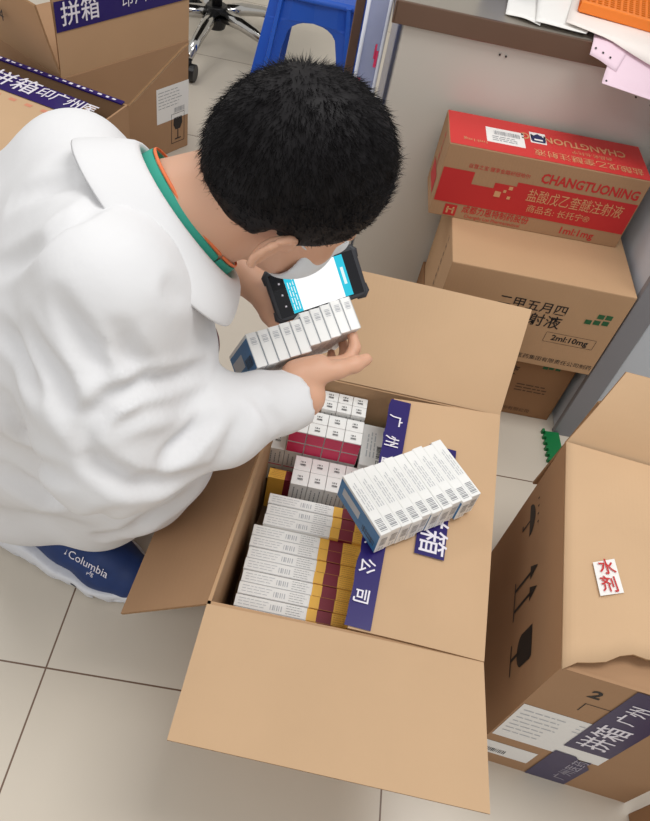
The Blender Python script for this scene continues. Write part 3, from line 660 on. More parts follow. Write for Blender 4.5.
# ------------------------------------------------------------ clear plastic bin and post left of the table
pl = thing('plastic_bin', 'tall cloudy plastic bin with pinkish red marks, between the blue stool and the steel table', 'bin', (0.004, 1.66, 0))
CLEAR = mat('cloudy_plastic', srgb(176, 186, 222), 0.12, spec=0.6, Alpha=0.62)
mb = MB()
t = 0.004
for lo, hi in (((-0.004, -0.10, 0), (0.044, -0.10+t, 0.78)), ((-0.004, 0.10, 0), (0.044, 0.10+t, 0.78)), ((-0.004, -0.10+t, 0), (-0.004+t, 0.10, 0.78)), ((0.044-t, -0.10+t, 0), (0.044, 0.10, 0.78)), ((-0.004+t, -0.10+t, 0), (0.044-t, 0.10, t))): mb.box(lo, hi)
mb.build('shell', CLEAR, pl)
for x in (-0.002, 0.042):
    mb = MB(); mb.tube([(x, -0.102, 0.0), (x, -0.102, 0.79)], 0.004, 8); mb.build('edge_rib', mat('pale_plastic', srgb(205, 208, 220), 0.3), pl, smooth=True)
mb = MB(); put_quad(mb, (0.034, -0.1005, 0.655), X, Z, 0.006, 0.035); put_quad(mb, (0.006, -0.1005, 0.60), X, Z, 0.008, 0.02); put_quad(mb, (0.030, -0.1005, 0.67), X, Z, 0.004, 0.03); mb.build('red_mark', PINKP, pl)
ps = thing('steel_post', 'brownish steel post standing between the blue stool and the cloudy plastic bin', 'post', (-0.012, 1.72, 0))
mb = MB(); mb.box((-0.014, -0.02, 0), (0.007, 0.02, 0.95)); mb.build('post', STEELD, ps, bevel=0.002)

# ------------------------------------------------------------ papers, pink forms and orange basket on the table
def sheet(name, label, pts, m, z, curl=0.0, group=None, seed=1):
    rnd = random.Random(seed); p = [Vector((a_, b_, z)) for a_, b_ in pts]; n = 12; vs = []
    o0 = (p[0]+p[2])/2
    for j in range(n+1):
        for i in range(n+1):
            u, v = i/n, j/n; q = p[0]*(1-u)*(1-v)+p[1]*u*(1-v)+p[2]*u*v+p[3]*(1-u)*v
            q.z += curl*(0.5+0.5*math.sin(5*u+seed)*math.cos(4*v+seed*2))*0.5
            if q.y < 1.492: q.z -= min(0.04, (1.492-q.y)*0.55)
            vs.append(q - Vector((o0.x, o0.y, z)))
    N = len(vs); fs = []
    for j in range(n):
        for i in range(n):
            a_ = j*(n+1)+i; fs.append((a_, a_+1, a_+n+2, a_+n+1))
    me = mesh_from(name, vs, fs, m, smooth=True); o = link(name, me); o.location = (o0.x, o0.y, z)
    md = o.modifiers.new('thickness', 'SOLIDIFY'); md.thickness = 0.0006; md.offset = 1
    tag(o, label, 'paper', group); return o
sheet('paper_sheet', 'white printed sheet farthest left on the steel table, its corner over the edge', [(0.268, 1.533), (0.335, 1.510), (0.42, 1.80), (0.30, 1.80)], PAPER, 0.799, 0.012, seed=2)
sheet('paper_sheet', 'large white sheet in the middle of the papers, beside the basket', [(0.325, 1.513), (0.425, 1.505), (0.56, 1.80), (0.36, 1.80)], PAPER, 0.803, 0.010, seed=4)
sheet('paper_sheet', 'white sheet with faint pinkish print, under the orange basket', [(0.385, 1.525), (0.60, 1.44), (0.70, 1.72), (0.44, 1.78)], mat('paper_warm', srgb(238, 228, 222), 0.6, noise=0.03, nscale=12), 0.808, 0.008, seed=5)
pk = sheet('pink_form', 'pink form with punched holes hanging furthest left over the table edge', [(0.435, 1.462), (0.49, 1.44), (0.56, 1.60), (0.46, 1.62)], PINKPAP, 0.8015, 0.004, 'pink forms', 6)
mb = MB()
pk2 = sheet('pink_form', 'larger pink form with punched holes, lower right over the table edge', [(0.462, 1.405), (0.62, 1.355), (0.66, 1.56), (0.50, 1.58)], PINKPAP, 0.8005, 0.003, 'pink forms', 7)
for o, pts in ((pk, [(0.443, 1.466), (0.458, 1.460), (0.473, 1.454)]), (pk2, [(0.470, 1.409), (0.484, 1.4045), (0.498, 1.400), (0.53, 1.39), (0.56, 1.38)])):
    mb = MB()
    for a_, b_ in pts:
        z = o.location.z + 0.004 - (1.492-b_)*0.55
        c = Vector((a_ - o.location.x + .002, b_ + .008 - o.location.y, z + .0042 - o.location.z)); nrm = Vector((0, -0.48, 0.87))
        vs = [c + Vector((0.0022*math.cos(t_), 0.0022*math.sin(t_), 0.0022*0.55*math.sin(t_))) for t_ in [k*math.pi/4 for k in range(8)]]
        mb.add(vs, [tuple(range(8))])
    mb.build('punched_hole', BLACKPL, o)
bk = thing('orange_basket', 'orange perforated plastic basket on the papers at the top right corner', 'basket', (0.425, 1.60, 0.812), -0.20)
BWd, BDp = 0.34, 0.22
mb = MB()
nxh = 26; st_ = BWd/nxh
for i in range(nxh+1): mb.box((i*st_-0.0022, 0, 0.003), (i*st_+0.0022, BDp, 0.006))
for j in range(int(BDp/st_)+1): mb.box((0, j*st_-0.0022, 0.0035), (BWd, j*st_+0.0022, 0.0065))
mb.build('perforated_base', ORANGE, bk)
mb = MB()
for lo, hi in (((-0.006, -0.006, 0), (BWd+0.006, 0.002, 0.02)), ((-0.006, BDp-0.002, 0), (BWd+0.006, BDp+0.006, 0.02)), ((-0.006, 0.002, 0), (0.002, BDp-0.002, 0.02)), ((BWd-0.002, 0.002, 0), (BWd+0.006, BDp-0.002, 0.02))): mb.box(lo, hi)
mb.build('rim', ORANGE, bk, bevel=0.002)
mb = MB(); mb.box((0.002, 0.002, 0.0005), (BWd-0.002, BDp-0.002, 0.0025)); mb.build('dark_base_sheet', mat('dark_base', srgb(60, 34, 30), 0.7), bk)  # dark sheet under the lattice, so its holes come out dark
bo = local_thing('blue_tub'); bo.location = (0.262, 1.66, 0.7975); tag(bo, 'dark blue tub on the table, left of the papers', 'tub')
mb = MB(); mb.tube([(0, 0, 0), (0, 0, 0.01), (0, 0, 0.06), (0, 0, 0.055)], [0.026, 0.03, 0.034, 0.028], 24); mb.build('tub_body', mat('navy_plastic', srgb(38, 62, 120), 0.35), bo, smooth=False)

#PERSON
# ------------------------------------------------------------ the crouching figure: shapes grown from one blended distance field each
def vnorm(a): a = np.array(a, float); return a/np.linalg.norm(a)
class Field:
    """blended solid on a grid; surface taken out as one continuous mesh"""
    def __init__(s, lo, hi, h):
        s.lo = np.array(lo, float); s.h = h; s.n = np.ceil((np.array(hi)-s.lo)/h).astype(int)+1
        s.d = np.full(s.n, 1.0, np.float32)
    def region(s, lo, hi):
        a = np.clip(np.floor((np.array(lo)-s.lo)/s.h).astype(int), 0, s.n); b = np.clip(np.ceil((np.array(hi)-s.lo)/s.h).astype(int)+1, 0, s.n)
        g = [(s.lo[i]+s.h*np.arange(a[i], b[i])).astype(np.float32) for i in range(3)]
        return (slice(a[0], b[0]), slice(a[1], b[1]), slice(a[2], b[2])), g[0][:, None, None], g[1][None, :, None], g[2][None, None, :]
    def blend(s, sl, q, k, mode='add'):
        d = s.d[sl]
        if mode == 'add':
            hh = np.maximum(k-np.abs(d-q), 0)/k; s.d[sl] = np.minimum(d, q) - hh*hh*k*0.25
        else:
            q = -q; hh = np.maximum(k-np.abs(d-q), 0)/k; s.d[sl] = np.maximum(d, q) + hh*hh*k*0.25
    def cone(s, a, b, ra, rb, k=0.02, mode='add'):
        a = np.array(a, float); b = np.array(b, float); m = max(ra, rb)+k+0.03
        sl, X_, Y_, Z_ = s.region(np.minimum(a, b)-m, np.maximum(a, b)+m); ab = b-a; L2 = max((ab**2).sum(), 1e-9)
        t = np.clip(((X_-a[0])*ab[0]+(Y_-a[1])*ab[1]+(Z_-a[2])*ab[2])/L2, 0, 1)
        q = np.sqrt((X_-a[0]-t*ab[0])**2+(Y_-a[1]-t*ab[1])**2+(Z_-a[2]-t*ab[2])**2)-(ra+(rb-ra)*t)
        s.blend(sl, q.astype(np.float32), k, mode)
    def chain(s, pts, rs, k=0.02, mode='add'):
        for i in range(len(pts)-1): s.cone(pts[i], pts[i+1], rs[i], rs[i+1], k, mode)
    def ell(s, c, ax, r, k=0.02, mode='add'):
        c = np.array(c, float); m = max(r)+k+0.03; sl, X_, Y_, Z_ = s.region(c-m, c+m)
        p = []
        for a_ in ax: p.append((X_-c[0])*a_[0]+(Y_-c[1])*a_[1]+(Z_-c[2])*a_[2])
        k0 = np.sqrt(sum((p[i]/r[i])**2 for i in range(3))); k1 = np.sqrt(sum((p[i]/r[i]**2)**2 for i in range(3)))+1e-9
        s.blend(sl, (k0*(k0-1)/k1).astype(np.float32), k, mode)
    def cut(s, c, n_, k=0.004):
        """remove everything on the side the normal points to"""
        n_ = vnorm(n_); sl, X_, Y_, Z_ = s.region(s.lo, s.lo+s.h*s.n)
        q = ((X_-c[0])*n_[0]+(Y_-c[1])*n_[1]+(Z_-c[2])*n_[2]).astype(np.float32)
        d = s.d; hh = np.maximum(k-np.abs(d-q), 0)/k; s.d = np.maximum(d, q)+hh*hh*k*0.25
    def mesh(s):
        d = s.d; nx, ny, nz = d.shape; ins = d < 0
        cnt = np.zeros((nx-1, ny-1, nz-1), np.int8)
        for i in (0, 1):
            for j in (0, 1):
                for k in (0, 1): cnt += ins[i:nx-1+i, j:ny-1+j, k:nz-1+k]
        act = (cnt > 0) & (cnt < 8); idx = np.argwhere(act); vid = -np.ones(act.shape, np.int32); vid[act] = np.arange(len(idx))
        P_ = np.zeros((len(idx), 3)); W_ = np.zeros(len(idx))
        cs = [(i, j, k) for i in (0, 1) for j in (0, 1) for k in (0, 1)]
        for a_ in cs:
            for ax in range(3):
                if a_[ax] == 1: continue
                b_ = list(a_); b_[ax] = 1
                da = d[idx[:, 0]+a_[0], idx[:, 1]+a_[1], idx[:, 2]+a_[2]]; db = d[idx[:, 0]+b_[0], idx[:, 1]+b_[1], idx[:, 2]+b_[2]]
                m = (da < 0) != (db < 0); t = np.where(m, da/np.where(m, da-db, 1), 0)
                p = np.array(a_, float)[None, :].repeat(len(idx), 0); p[:, ax] += t; P_[m] += p[m]; W_ += m
        V_ = s.lo+s.h*(idx+P_/W_[:, None]); F = []
        for ax in range(3):
            o1, o2 = [(1, 2), (2, 0), (0, 1)][ax]
            sa = [slice(None)]*3; sb = [slice(None)]*3; sa[ax] = slice(0, -1); sb[ax] = slice(1, None)
            e = ins[tuple(sa)] != ins[tuple(sb)]; ei = np.argwhere(e)
            ei = ei[(ei[:, o1] > 0) & (ei[:, o2] > 0) & (ei[:, o1] < d.shape[o1]-1) & (ei[:, o2] < d.shape[o2]-1)]
            def v(d1, d2):
                q = ei.copy(); q[:, o1] -= d1; q[:, o2] -= d2; return vid[q[:, 0], q[:, 1], q[:, 2]]
            f = np.stack([v(1, 1), v(0, 1), v(0, 0), v(1, 0)], 1); fl = ~ins[ei[:, 0], ei[:, 1], ei[:, 2]]
            f[fl] = f[fl][:, ::-1]; F.append(f)
        return V_, np.concatenate(F)
def field_mesh(name, fd, mats, parent, origin, post=None, relax=2):
    V_, F = fd.mesh()
    if post is not None: V_ = post(V_)
    E_ = np.concatenate([F[:, [0, 1]], F[:, [1, 2]], F[:, [2, 3]], F[:, [3, 0]]])
    for it in range(relax):
        acc = np.zeros_like(V_); c_ = np.zeros(len(V_)); np.add.at(acc, E_[:, 0], V_[E_[:, 1]]); np.add.at(c_, E_[:, 0], 1)
        V_ = V_*0.5+0.5*acc/np.maximum(c_, 1)[:, None]
    V_ = V_-np.array(origin)
    me = bpy.data.meshes.new(name); me.vertices.add(len(V_)); me.vertices.foreach_set('co', V_.astype(np.float32).ravel())
    me.loops.add(F.size); me.loops.foreach_set('vertex_index', F.ravel().astype(np.int32)); me.polygons.add(len(F))
    me.polygons.foreach_set('loop_start', np.arange(0, F.size, 4, dtype=np.int32)); me.polygons.foreach_set('loop_total', np.full(len(F), 4, np.int32))
    me.update(calc_edges=True); me.validate()
    for m in mats: me.materials.append(m)
    me.polygons.foreach_set('use_smooth', [True]*len(me.polygons)); me.update()
    return link(name, me, parent)

skin_m = bpy.data.materials.new('skin'); skin_m.use_nodes = True
_b = skin_m.node_tree.nodes['Principled BSDF']; _b.inputs['Base Color'].default_value = srgb(214, 166, 138); _b.inputs['Roughness'].default_value = 0.5
_b.inputs['Subsurface Weight'].default_value = 0.12; _b.inputs['Subsurface Radius'].default_value = (0.012, 0.005, 0.003); _b.inputs['Subsurface Scale'].default_value = 0.5
HAIR = mat('black_hair', srgb(17, 14, 17), 0.6, spec=0.25)
COAT = mat('coat_cotton', srgb(225, 225, 227), 0.75, bump=0.5, bscale=16, spec=0.2)
TROUS = mat('dark_maroon_trousers', srgb(92, 52, 66), 0.8, noise=0.06)
SHIRT = mat('green_shirt', srgb(46, 158, 138), 0.7)
ORLINE = mat('orange_piping', srgb(232, 120, 70), 0.6)

O = Vector((-0.36, 0.68, 0.0))
man = thing('person', 'crouching person in a white coat bent over the open carton, phone and packs in hand', 'person', O)
Hc = np.array([-0.038, 0.703, 0.888])
hu, hf, hr = np.array([.501, -.053, .864]), np.array([.811, .377, -.448]), np.array([.302, -.925, -.232])
def HL(r, f, u): return Hc+hr*r+hf*f+hu*u
axh = (hr, hf, hu)
SRp, SLp = np.array([-.212, .565, .792]), np.array([-.33, .80, .755])
EL, WR = np.array([-.2, .495, .595]), np.array([.012, .640, .588])
Rn, Dn, Fn = np.array(R_), np.array(D_), np.array(F_)
def pc(x, y, d): return np.array([0, 0, 1.3])+(Rn*(x-325)/714.2+Dn*(y-410.5)/714.2+Fn)*d
NBp = pc(168, 227, .835)
WL = pc(236, 268, 1.04); ELL = np.array([-0.225, 0.93, 0.575])

body = Field((-0.66, 0.36, 0.0), (0.16, 1.06, 1.02), 0.0042)
B = body
# trunk, arms and legs under the clothes
B.cone((-.42, .70, .34), (-.32, .69, .62), .12, .12, .05); B.cone(SRp*.8+SLp*.2, SLp*.8+SRp*.2, .06, .06, .05); B.cone((-.32, .69, .62), NBp*.6+np.array([-.27, .68, .75])*.4, .12, .06, .05)
B.chain([SRp, EL, WR], [.05, .04, .0255], .03); B.chain([SLp, ELL, WL], [.05, .04, .029], .03)
for hip, knee, ank in (((-.44, .70, .30), (-.18, .61, .41), (-.40, .695, .10)), ((-.47, .83, .30), (-.205, .86, .42), (-.36, .90, .10))):
    B.chain([hip, knee, ank], [.08, .052, .035], .02)
    B.cone(ank, np.array(ank)+np.array([.10, -.03, -.05]), .032, .022, .02)
# neck and head
B.cone(NBp, HL(0, -.03, -.075), .075, .058, .03)
B.ell(HL(0, 0, 0), axh, (.076, .096, .092), .02); B.ell(HL(0, .035, -.07), axh, (.056, .060, .070), .03); B.ell(HL(0, .055, -.118), axh, (.042, .04, .035), .03)
B.cone(HL(0, .094, -.045), HL(0, .117, -.075), .008, .013, .012)                         # nose
for s_ in (-1, 1):
    B.cone(HL(.012*s_, .094, -.026), HL(.048*s_, .080, -.026), .009, .008, .014)          # brow
    B.ell(HL(.031*s_, .098, -.045), axh, (.015, .012, .010), .010, 'sub')                # eye socket
    B.ell(HL(.031*s_, .083, -.045), axh, (.013, .013, .011), .004)                       # eye
    B.ell(HL(.037*s_, .070, -.075), axh, (.018, .02, .02), .02)                           # cheek
    B.cone(HL(.008*s_, .098, -.098), HL(.020*s_, .092, -.098), .006, .004, .006)          # lips
    # ear: rim, lobe, hollow
    e = HL(.073*s_, -.012, -.056); o_ = hr*s_; eu = hu*.92+hf*.38; ef = hf*.92-hu*.38
    pts = [e+eu*(.027*math.cos(t_))+ef*(-.004+.016*math.sin(-t_))+o_*(.016-.003*math.cos(t_)+.006*math.sin(t_)) for t_ in np.linspace(-1.2, 3.3, 10)]
    B.chain(pts, [.0042]*10, .005); B.ell(e+o_*.007-hf*.002, (o_, ef, eu), (.007, .013, .023), .007); B.ell(e-eu*.022+o_*.007+ef*.003, axh, (.006, .008, .008), .007)
    B.ell(e+o_*.016+hf*.004, (o_, hf, hu), (.007, .008, .013), .005, 'sub')

# right hand: palm up under the packs, thumb along the near lower edge
PX, PY, PZ = np.array(px_), np.array(py_), np.array(pz_); PX, PY, PZ = [q/np.linalg.norm(q) for q in (PX, PY, PZ)]
HPn = np.array(HP)
def hp(x, y, z): return HPn+PX*x+PY*y+PZ*z
B.cone(WR, hp(.062, .020, -.026), .0255, .023, .02)
kn = []
for i, (yy, L1, rr) in enumerate(((.018, .040, .0092), (.038, .044, .0094), (.058, .041, .009), (.076, .033, .008))):
    k0 = hp(.100-.004*abs(i-1), yy, -.017); w0 = hp(.055, .022+.012*i, -.024)
    B.cone(w0, k0, .016, .0125, .014)
    k1 = k0+PX*L1*.95-PZ*.004; k2 = k1+PX*L1*.45+PZ*L1*.38; k3 = k2+PX*.004+PZ*L1*.48
    B.chain([k0, k1, k2, k3], [rr*1.15, rr*1.02, rr*.95, rr*.82], .004)
B.cone(hp(.050, .004, -.022), hp(.082, -.004, -.020), .020, .0155, .014)
B.chain([hp(.070, -.002, -.030), hp(.104, -.008, -.033), hp(.130, -.006, -.033), hp(.152, -.002, -.030)], [.0165, .0125, .0112, .0088], .006)
# left hand: palm behind the phone, fingertips round its lower edge, thumb on its left end
QC = pc(316, 284.5, 1.005)
qa = vnorm(Rn*.93-Dn*.33+Fn*.14); qb = vnorm(-Rn*.33-Dn*.92-Fn*.16); qb = vnorm(qb-qa*qb.dot(qa)); qn = np.cross(qa, qb)   # long axis, short axis (up), towards the camera
def qp(a, b, n_): return QC+qa*a+qb*b+qn*n_
B.cone(WL, qp(-.062, -.004, -.026), .027, .022, .02)
for i, (aa, L1, rr) in enumerate(((-.002, .036, .0088), (-.020, .040, .0092), (-.038, .038, .009))):
    k0 = qp(-.050+.012*(2-i)-.006, -.006, -.024); w0 = qp(-.066, .0, -.026)
    B.cone(w0, k0, .016, .013, .014)
    k1 = qp(aa-.006, -.026, -.020); k2 = qp(aa+.004, -.043, -.010); k3 = qp(aa+.010, -.0445, .003)
    B.chain([k0, k1, k2, k3], [rr*1.2, rr, rr*.95, rr*.82], .005)
k0 = qp(-.052, .012, -.024); B.chain([k0, qp(-.02, .030, -.022), qp(.008, .040, -.018), qp(.012, .043, -.004)], [.011, .0095, .0088, .0078], .005)
B.chain([qp(-.072, -.020, -.024), qp(-.066, -.040, -.012), qp(-.050, -.0475, -.002), qp(-.036, -.050, .0015)], [.0155, .012, .0108, .0085], .008)
bodyo = field_mesh('body', body, [skin_m], man, O, relax=1)

# hair: cap plus short strands
hb = Field((-0.19, 0.55, 0.74), (0.11, 0.86, 1.03), 0.003)
hb.ell(HL(0, 0, -0.003), axh, (.088, .106, .104), .01)
hb.ell(HL(0, 0, 0), axh, (.068, .088, .086), .004, 'sub')
hb.cut(HL(0, 0, -.052), -(hu-hf*.42), .012)
for s_ in (-1, 1): hb.ell(HL(.088*s_, -.016, -.062), axh, (.026, .024, .034), .006, 'sub')
def rough(V_):
    v = V_-Hc; n_ = v/np.linalg.norm(v, axis=1)[:, None]
    w_ = np.sin(V_[:, 0]*160+2*np.sin(V_[:, 1]*90))*np.sin(V_[:, 1]*140+1)*np.sin(V_[:, 2]*150+2)
    return V_+n_*(w_*0.0012)[:, None]
hairo = field_mesh('hair', hb, [HAIR], man, O, post=rough, relax=1)
rng = np.random.default_rng(5); vs = []; fs = []
hv = np.array([v.co for v in hairo.data.vertices])+np.array(O); lr = np.stack([(hv-Hc)@a_ for a_ in axh], 1)
rad = np.sqrt((lr[:, 0]/.088)**2+(lr[:, 1]/.106)**2+((lr[:, 2]+.003)/.104)**2); cand = np.where(rad > 0.97)[0]
whorl = vnorm(-hf*.55+hu*.8-hr*.25)
for q in rng.choice(cand, 15000):
    p = hv[q]+rng.normal(0, .0012, 3); n_ = vnorm(p-Hc); t_ = n_-whorl*(n_@whorl); t_ = t_-n_*(t_@n_); tn = np.linalg.norm(t_)
    t_ = t_/tn if tn > .05 else vnorm(rng.normal(0, 1, 3)); low = (lr[q, 2]-lr[q, 1]*.42) < -.015
    L_ = rng.uniform(.005, .009) if low else rng.uniform(.009, .018)
    d0 = vnorm(n_*(.42 if not low else .3)+t_*.9+rng.normal(0, .22, 3)); e_ = p+d0*L_-n_*.002
    s1 = vnorm(np.cross(d0, n_))*.0005; s2 = n_*.0005; b0 = len(vs); p = p-n_*.002
    vs += [p+s1, p-s1, p+s2*1.2, e_]; fs += [(b0, b0+1, b0+3), (b0+1, b0+2, b0+3), (b0+2, b0, b0+3)]
me = mesh_from('hair_strands', [Vector(v)-O for v in vs], fs, HAIR, smooth=True); so = link('hair_strands', me, hairo)
so['kind'] = 'stuff'

# white coat
ct = Field((-0.76, 0.30, 0.02), (0.10, 1.10, 0.98), 0.0058)
ct.cone((-.25, .63, .715), (-.355, .80, .705), .088, .078, .05)
ct.cone(NBp-(Rn*.84-Dn*.50-Fn*.12)*.02, (-.27, .685, .73), .080, .10, .04)
ct.cone(SRp, SLp, .060, .060, .05)
ct.cone((-.30, .64, .60), (-.41, .80, .60), .140, .125, .08)
ct.cone((-.38, .69, .42), (-.47, .80, .42), .140, .140, .08)
ct.cone((-.43, .71, .28), (-.50, .84, .28), .112, .125, .08)
ct.cone((-.40, .66, .35), (-.175, .615, .425), .115, .080, .06)          # over the right thigh
ct.cone((-.42, .82, .36), (-.23, .84, .44), .105, .080, .06)          # over the left thigh
ct.cone((-.25, .65, .62), (-.205, .68, .50), .085, .085, .07)
ct.cone(pc(138, 300, .82), pc(158, 352, .865), .073, .072, .06)
ct.cone((-.44, .705, .18), (-.30, .665, .20), .095, .080, .07)         # skirt hanging beside the shoe
ct.cone((-.30, .655, .20), (-.21, .625, .33), .075, .075, .06)
ct.cone((-.52, .82, .15), (-.46, .70, .15), .13, .11, .07)
ct.cone(SRp+np.array([0, -.005, -.01]), SRp*.4+EL*.6+np.array([-.005, -.012, 0]), .062, .072, .06)
ct.cone(SRp*.4+EL*.6+np.array([-.005, -.012, 0]), EL+np.array([-.004, -.002, .004]), .075, .078, .03)
MF = EL*.45+WR*.55
ct.cone(EL+np.array([0, 0, .0]), MF, .078, .056, .022); ct.cone(MF, WR-vnorm(WR-EL)*.004, .056, .039, .02)
ct.cone(SLp, ELL, .070, .060, .03); ct.cone(ELL, WL-vnorm(WL-ELL)*.05, .068, .048, .02)
# creases carved or raised along the cloth (gravity folds, elbow folds)
def crease(pts, r=.008, k=.018, mode='sub'): ct.chain(pts, [r]*len(pts), k, mode)
SD = vnorm(WR-EL)
CREASES = [
    ([(-0.34, 0.587, 0.759), (-0.273, 0.555, 0.832), (-0.239, 0.578, 0.857), (-0.226, 0.613, 0.855)], 0.01, 0.007),
    ([(-0.205, 0.432, 0.69), (-0.199, 0.444, 0.713), (-0.18, 0.458, 0.731), (-0.15, 0.491, 0.727), (-0.125, 0.53, 0.70), (-0.11, 0.57, 0.68)], 0.008, 0.0115),
    ([(-0.205, 0.432, 0.69), (-0.188, 0.428, 0.655), (-0.158, 0.43, 0.627), (-0.126, 0.453, 0.6), (-0.093, 0.489, 0.584)], 0.01, 0.009),
    ([(-0.129, 0.468, 0.634), (-0.108, 0.496, 0.638), (-0.093, 0.524, 0.649)], 0.009, 0.01),
    ([(-0.078, 0.504, 0.576), (-0.06, 0.523, 0.618), (-0.053, 0.547, 0.638)], 0.008, 0.005),
    ([(-0.142, 0.545, 0.813), (-0.147, 0.633, 0.691), (-0.14, 0.643, 0.631)], 0.01, 0.008),
    ([(-0.373, 0.538, 0.436), (-0.315, 0.533, 0.387), (-0.179, 0.414, 0.581)], 0.013, 0.011),
    ([(-0.264, 0.562, 0.248), (-0.176, 0.547, 0.357), (-0.121, 0.563, 0.427)], 0.012, 0.01),
    ([(-0.274, 0.502, 0.763), (-0.233, 0.463, 0.741), (-0.216, 0.438, 0.704)], 0.011, 0.008),
    ([(-0.324, 0.507, 0.634), (-0.304, 0.502, 0.571), (-0.232, 0.422, 0.633)], 0.013, 0.01),
    ([(-0.237, 0.5, 0.814), (-0.211, 0.485, 0.782), (-0.192, 0.463, 0.744)], 0.01, 0.007),
    ([(-0.341, 0.652, 0.803), (-0.297, 0.648, 0.835), (-0.265, 0.651, 0.846)], 0.012, 0.006),
    ([(-0.179, 0.495, 0.794), (-0.17, 0.493, 0.763), (-0.152, 0.5, 0.736)], 0.009, 0.006),
    ([(-0.18, 0.446, 0.705), (-0.146, 0.473, 0.708), (-0.107, 0.542, 0.656)], 0.01, 0.006),
    ([(-0.047, 0.578, 0.648), (-0.028, 0.567, 0.636), (-0.012, 0.563, 0.606)], 0.007, 0.005),
    ([(-0.329, 0.54, 0.713), (-0.297, 0.515, 0.715), (-0.262, 0.464, 0.716)], 0.012, 0.007),
]
ct.cut(WR-SD*.006, SD, .003) if False else None
cuffn = vnorm(WR-EL)
sl, X_, Y_, Z_ = ct.region(WR-.09, WR+.12); q = ((X_-WR[0])*cuffn[0]+(Y_-WR[1])*cuffn[1]+(Z_-WR[2])*cuffn[2]+.004).astype(np.float32); ct.d[sl] = np.maximum(ct.d[sl], q)
# neck opening
ct.cone(NBp, NBp+(Rn*.84-Dn*.50-Fn*.12)*.13, .080, .095, .006, 'sub')
ct.cone(WR-SD*.02, WR+SD*.05, .0285, .036, .003, 'sub')
# hem
sl, X_, Y_, Z_ = ct.region(ct.lo, (0.1, 1.1, .3)); q = (0.085+.012*np.sin(X_*22)+.0*Y_-Z_).astype(np.float32); ct.d[sl] = np.maximum(ct.d[sl], q)
def folds(V_):
    x, y, z = V_.T
    # soft folds: warped ridges of three sizes
    a = np.sin(26*(.55*x+.25*y+.8*z)+3.0*np.sin(5*x+3)+2.2*np.sin(7*y))
    b = np.sin(44*(.8*x-.35*y+.35*z)+2.5*np.sin(9*z+1)+1.5*np.sin(11*x))
    m = 0.5+0.5*np.sin(7*x+9*y-6*z+1.0)
    lowm = np.clip((.62-z)/.25, 0, 1)
    amp = (.0030+.0055*lowm)*m
    g = np.sign(a)*np.abs(a)**1.5*amp+b*.0022*(1-m)
    c = np.array([-.36, .70, 0]); v = V_-c-np.array([0, 0, 1])*(z*.8+.1)[:, None]; n_ = v/np.linalg.norm(v, axis=1)[:, None]
    # sleeve folds run round the arm
    for A0, A1, fr, am in ((EL, WR, 95, .0030), (SRp, EL, 60, .0035)):
        ax_ = vnorm(A1-A0); L_ = np.linalg.norm(A1-A0); t_ = (V_-A0)@ax_; rv = V_-A0-np.clip(t_, 0, L_)[:, None]*ax_; rd = np.linalg.norm(rv, axis=1)
        wgt = np.clip((.105-rd)/.03, 0, 1)*np.clip((t_+.03)/.04, 0, 1)*np.clip((L_-.012-t_)/.05, 0, 1); sd_ = vnorm(np.cross(ax_, [0, 0, 1.]))
        w_ = np.sin(fr*t_+38*(rv@sd_)+4*np.sin(14*(V_@np.array([.3, .5, .8]))))
        V_ = V_+(rv/np.maximum(rd, 1e-4)[:, None])*(wgt*am*w_)[:, None]; g = g*(1-wgt*.7)
    V_ = V_+n_*g[:, None]
    ii = [np.clip(np.round((V_[:, q]-ct.lo[q])/ct.h).astype(int), 1, ct.n[q]-2) for q in range(3)]
    gr = np.stack([ct.d[ii[0]+1, ii[1], ii[2]]-ct.d[ii[0]-1, ii[1], ii[2]], ct.d[ii[0], ii[1]+1, ii[2]]-ct.d[ii[0], ii[1]-1, ii[2]], ct.d[ii[0], ii[1], ii[2]+1]-ct.d[ii[0], ii[1], ii[2]-1]], 1)
    gr /= np.linalg.norm(gr, axis=1)[:, None]+1e-9
    for pts, w_, dep in CREASES:
        pts = np.array(pts); dm = np.full(len(V_), 9.0); along = np.zeros(len(V_)); n_s = len(pts)-1
        for k in range(n_s):
            ab = pts[k+1]-pts[k]; t_ = np.clip(((V_-pts[k])@ab)/(ab@ab), 0, 1); dd = np.linalg.norm(V_-pts[k]-t_[:, None]*ab, axis=1)
            u_ = dd < dm; dm[u_] = dd[u_]; along[u_] = (k+t_[u_])/n_s
        dm = np.maximum(dm-.006, 0); e_ = (dm/w_)**2; taper = np.sin(np.pi*np.clip(along*.9+.05, 0, 1))**.6
        V_ = V_ - gr*(dep*taper*(1-1.1*e_)*np.exp(-e_*.8)*1.45)[:, None]
    return V_
coato = field_mesh('white_coat', ct, [COAT], man, O, post=folds, relax=3)

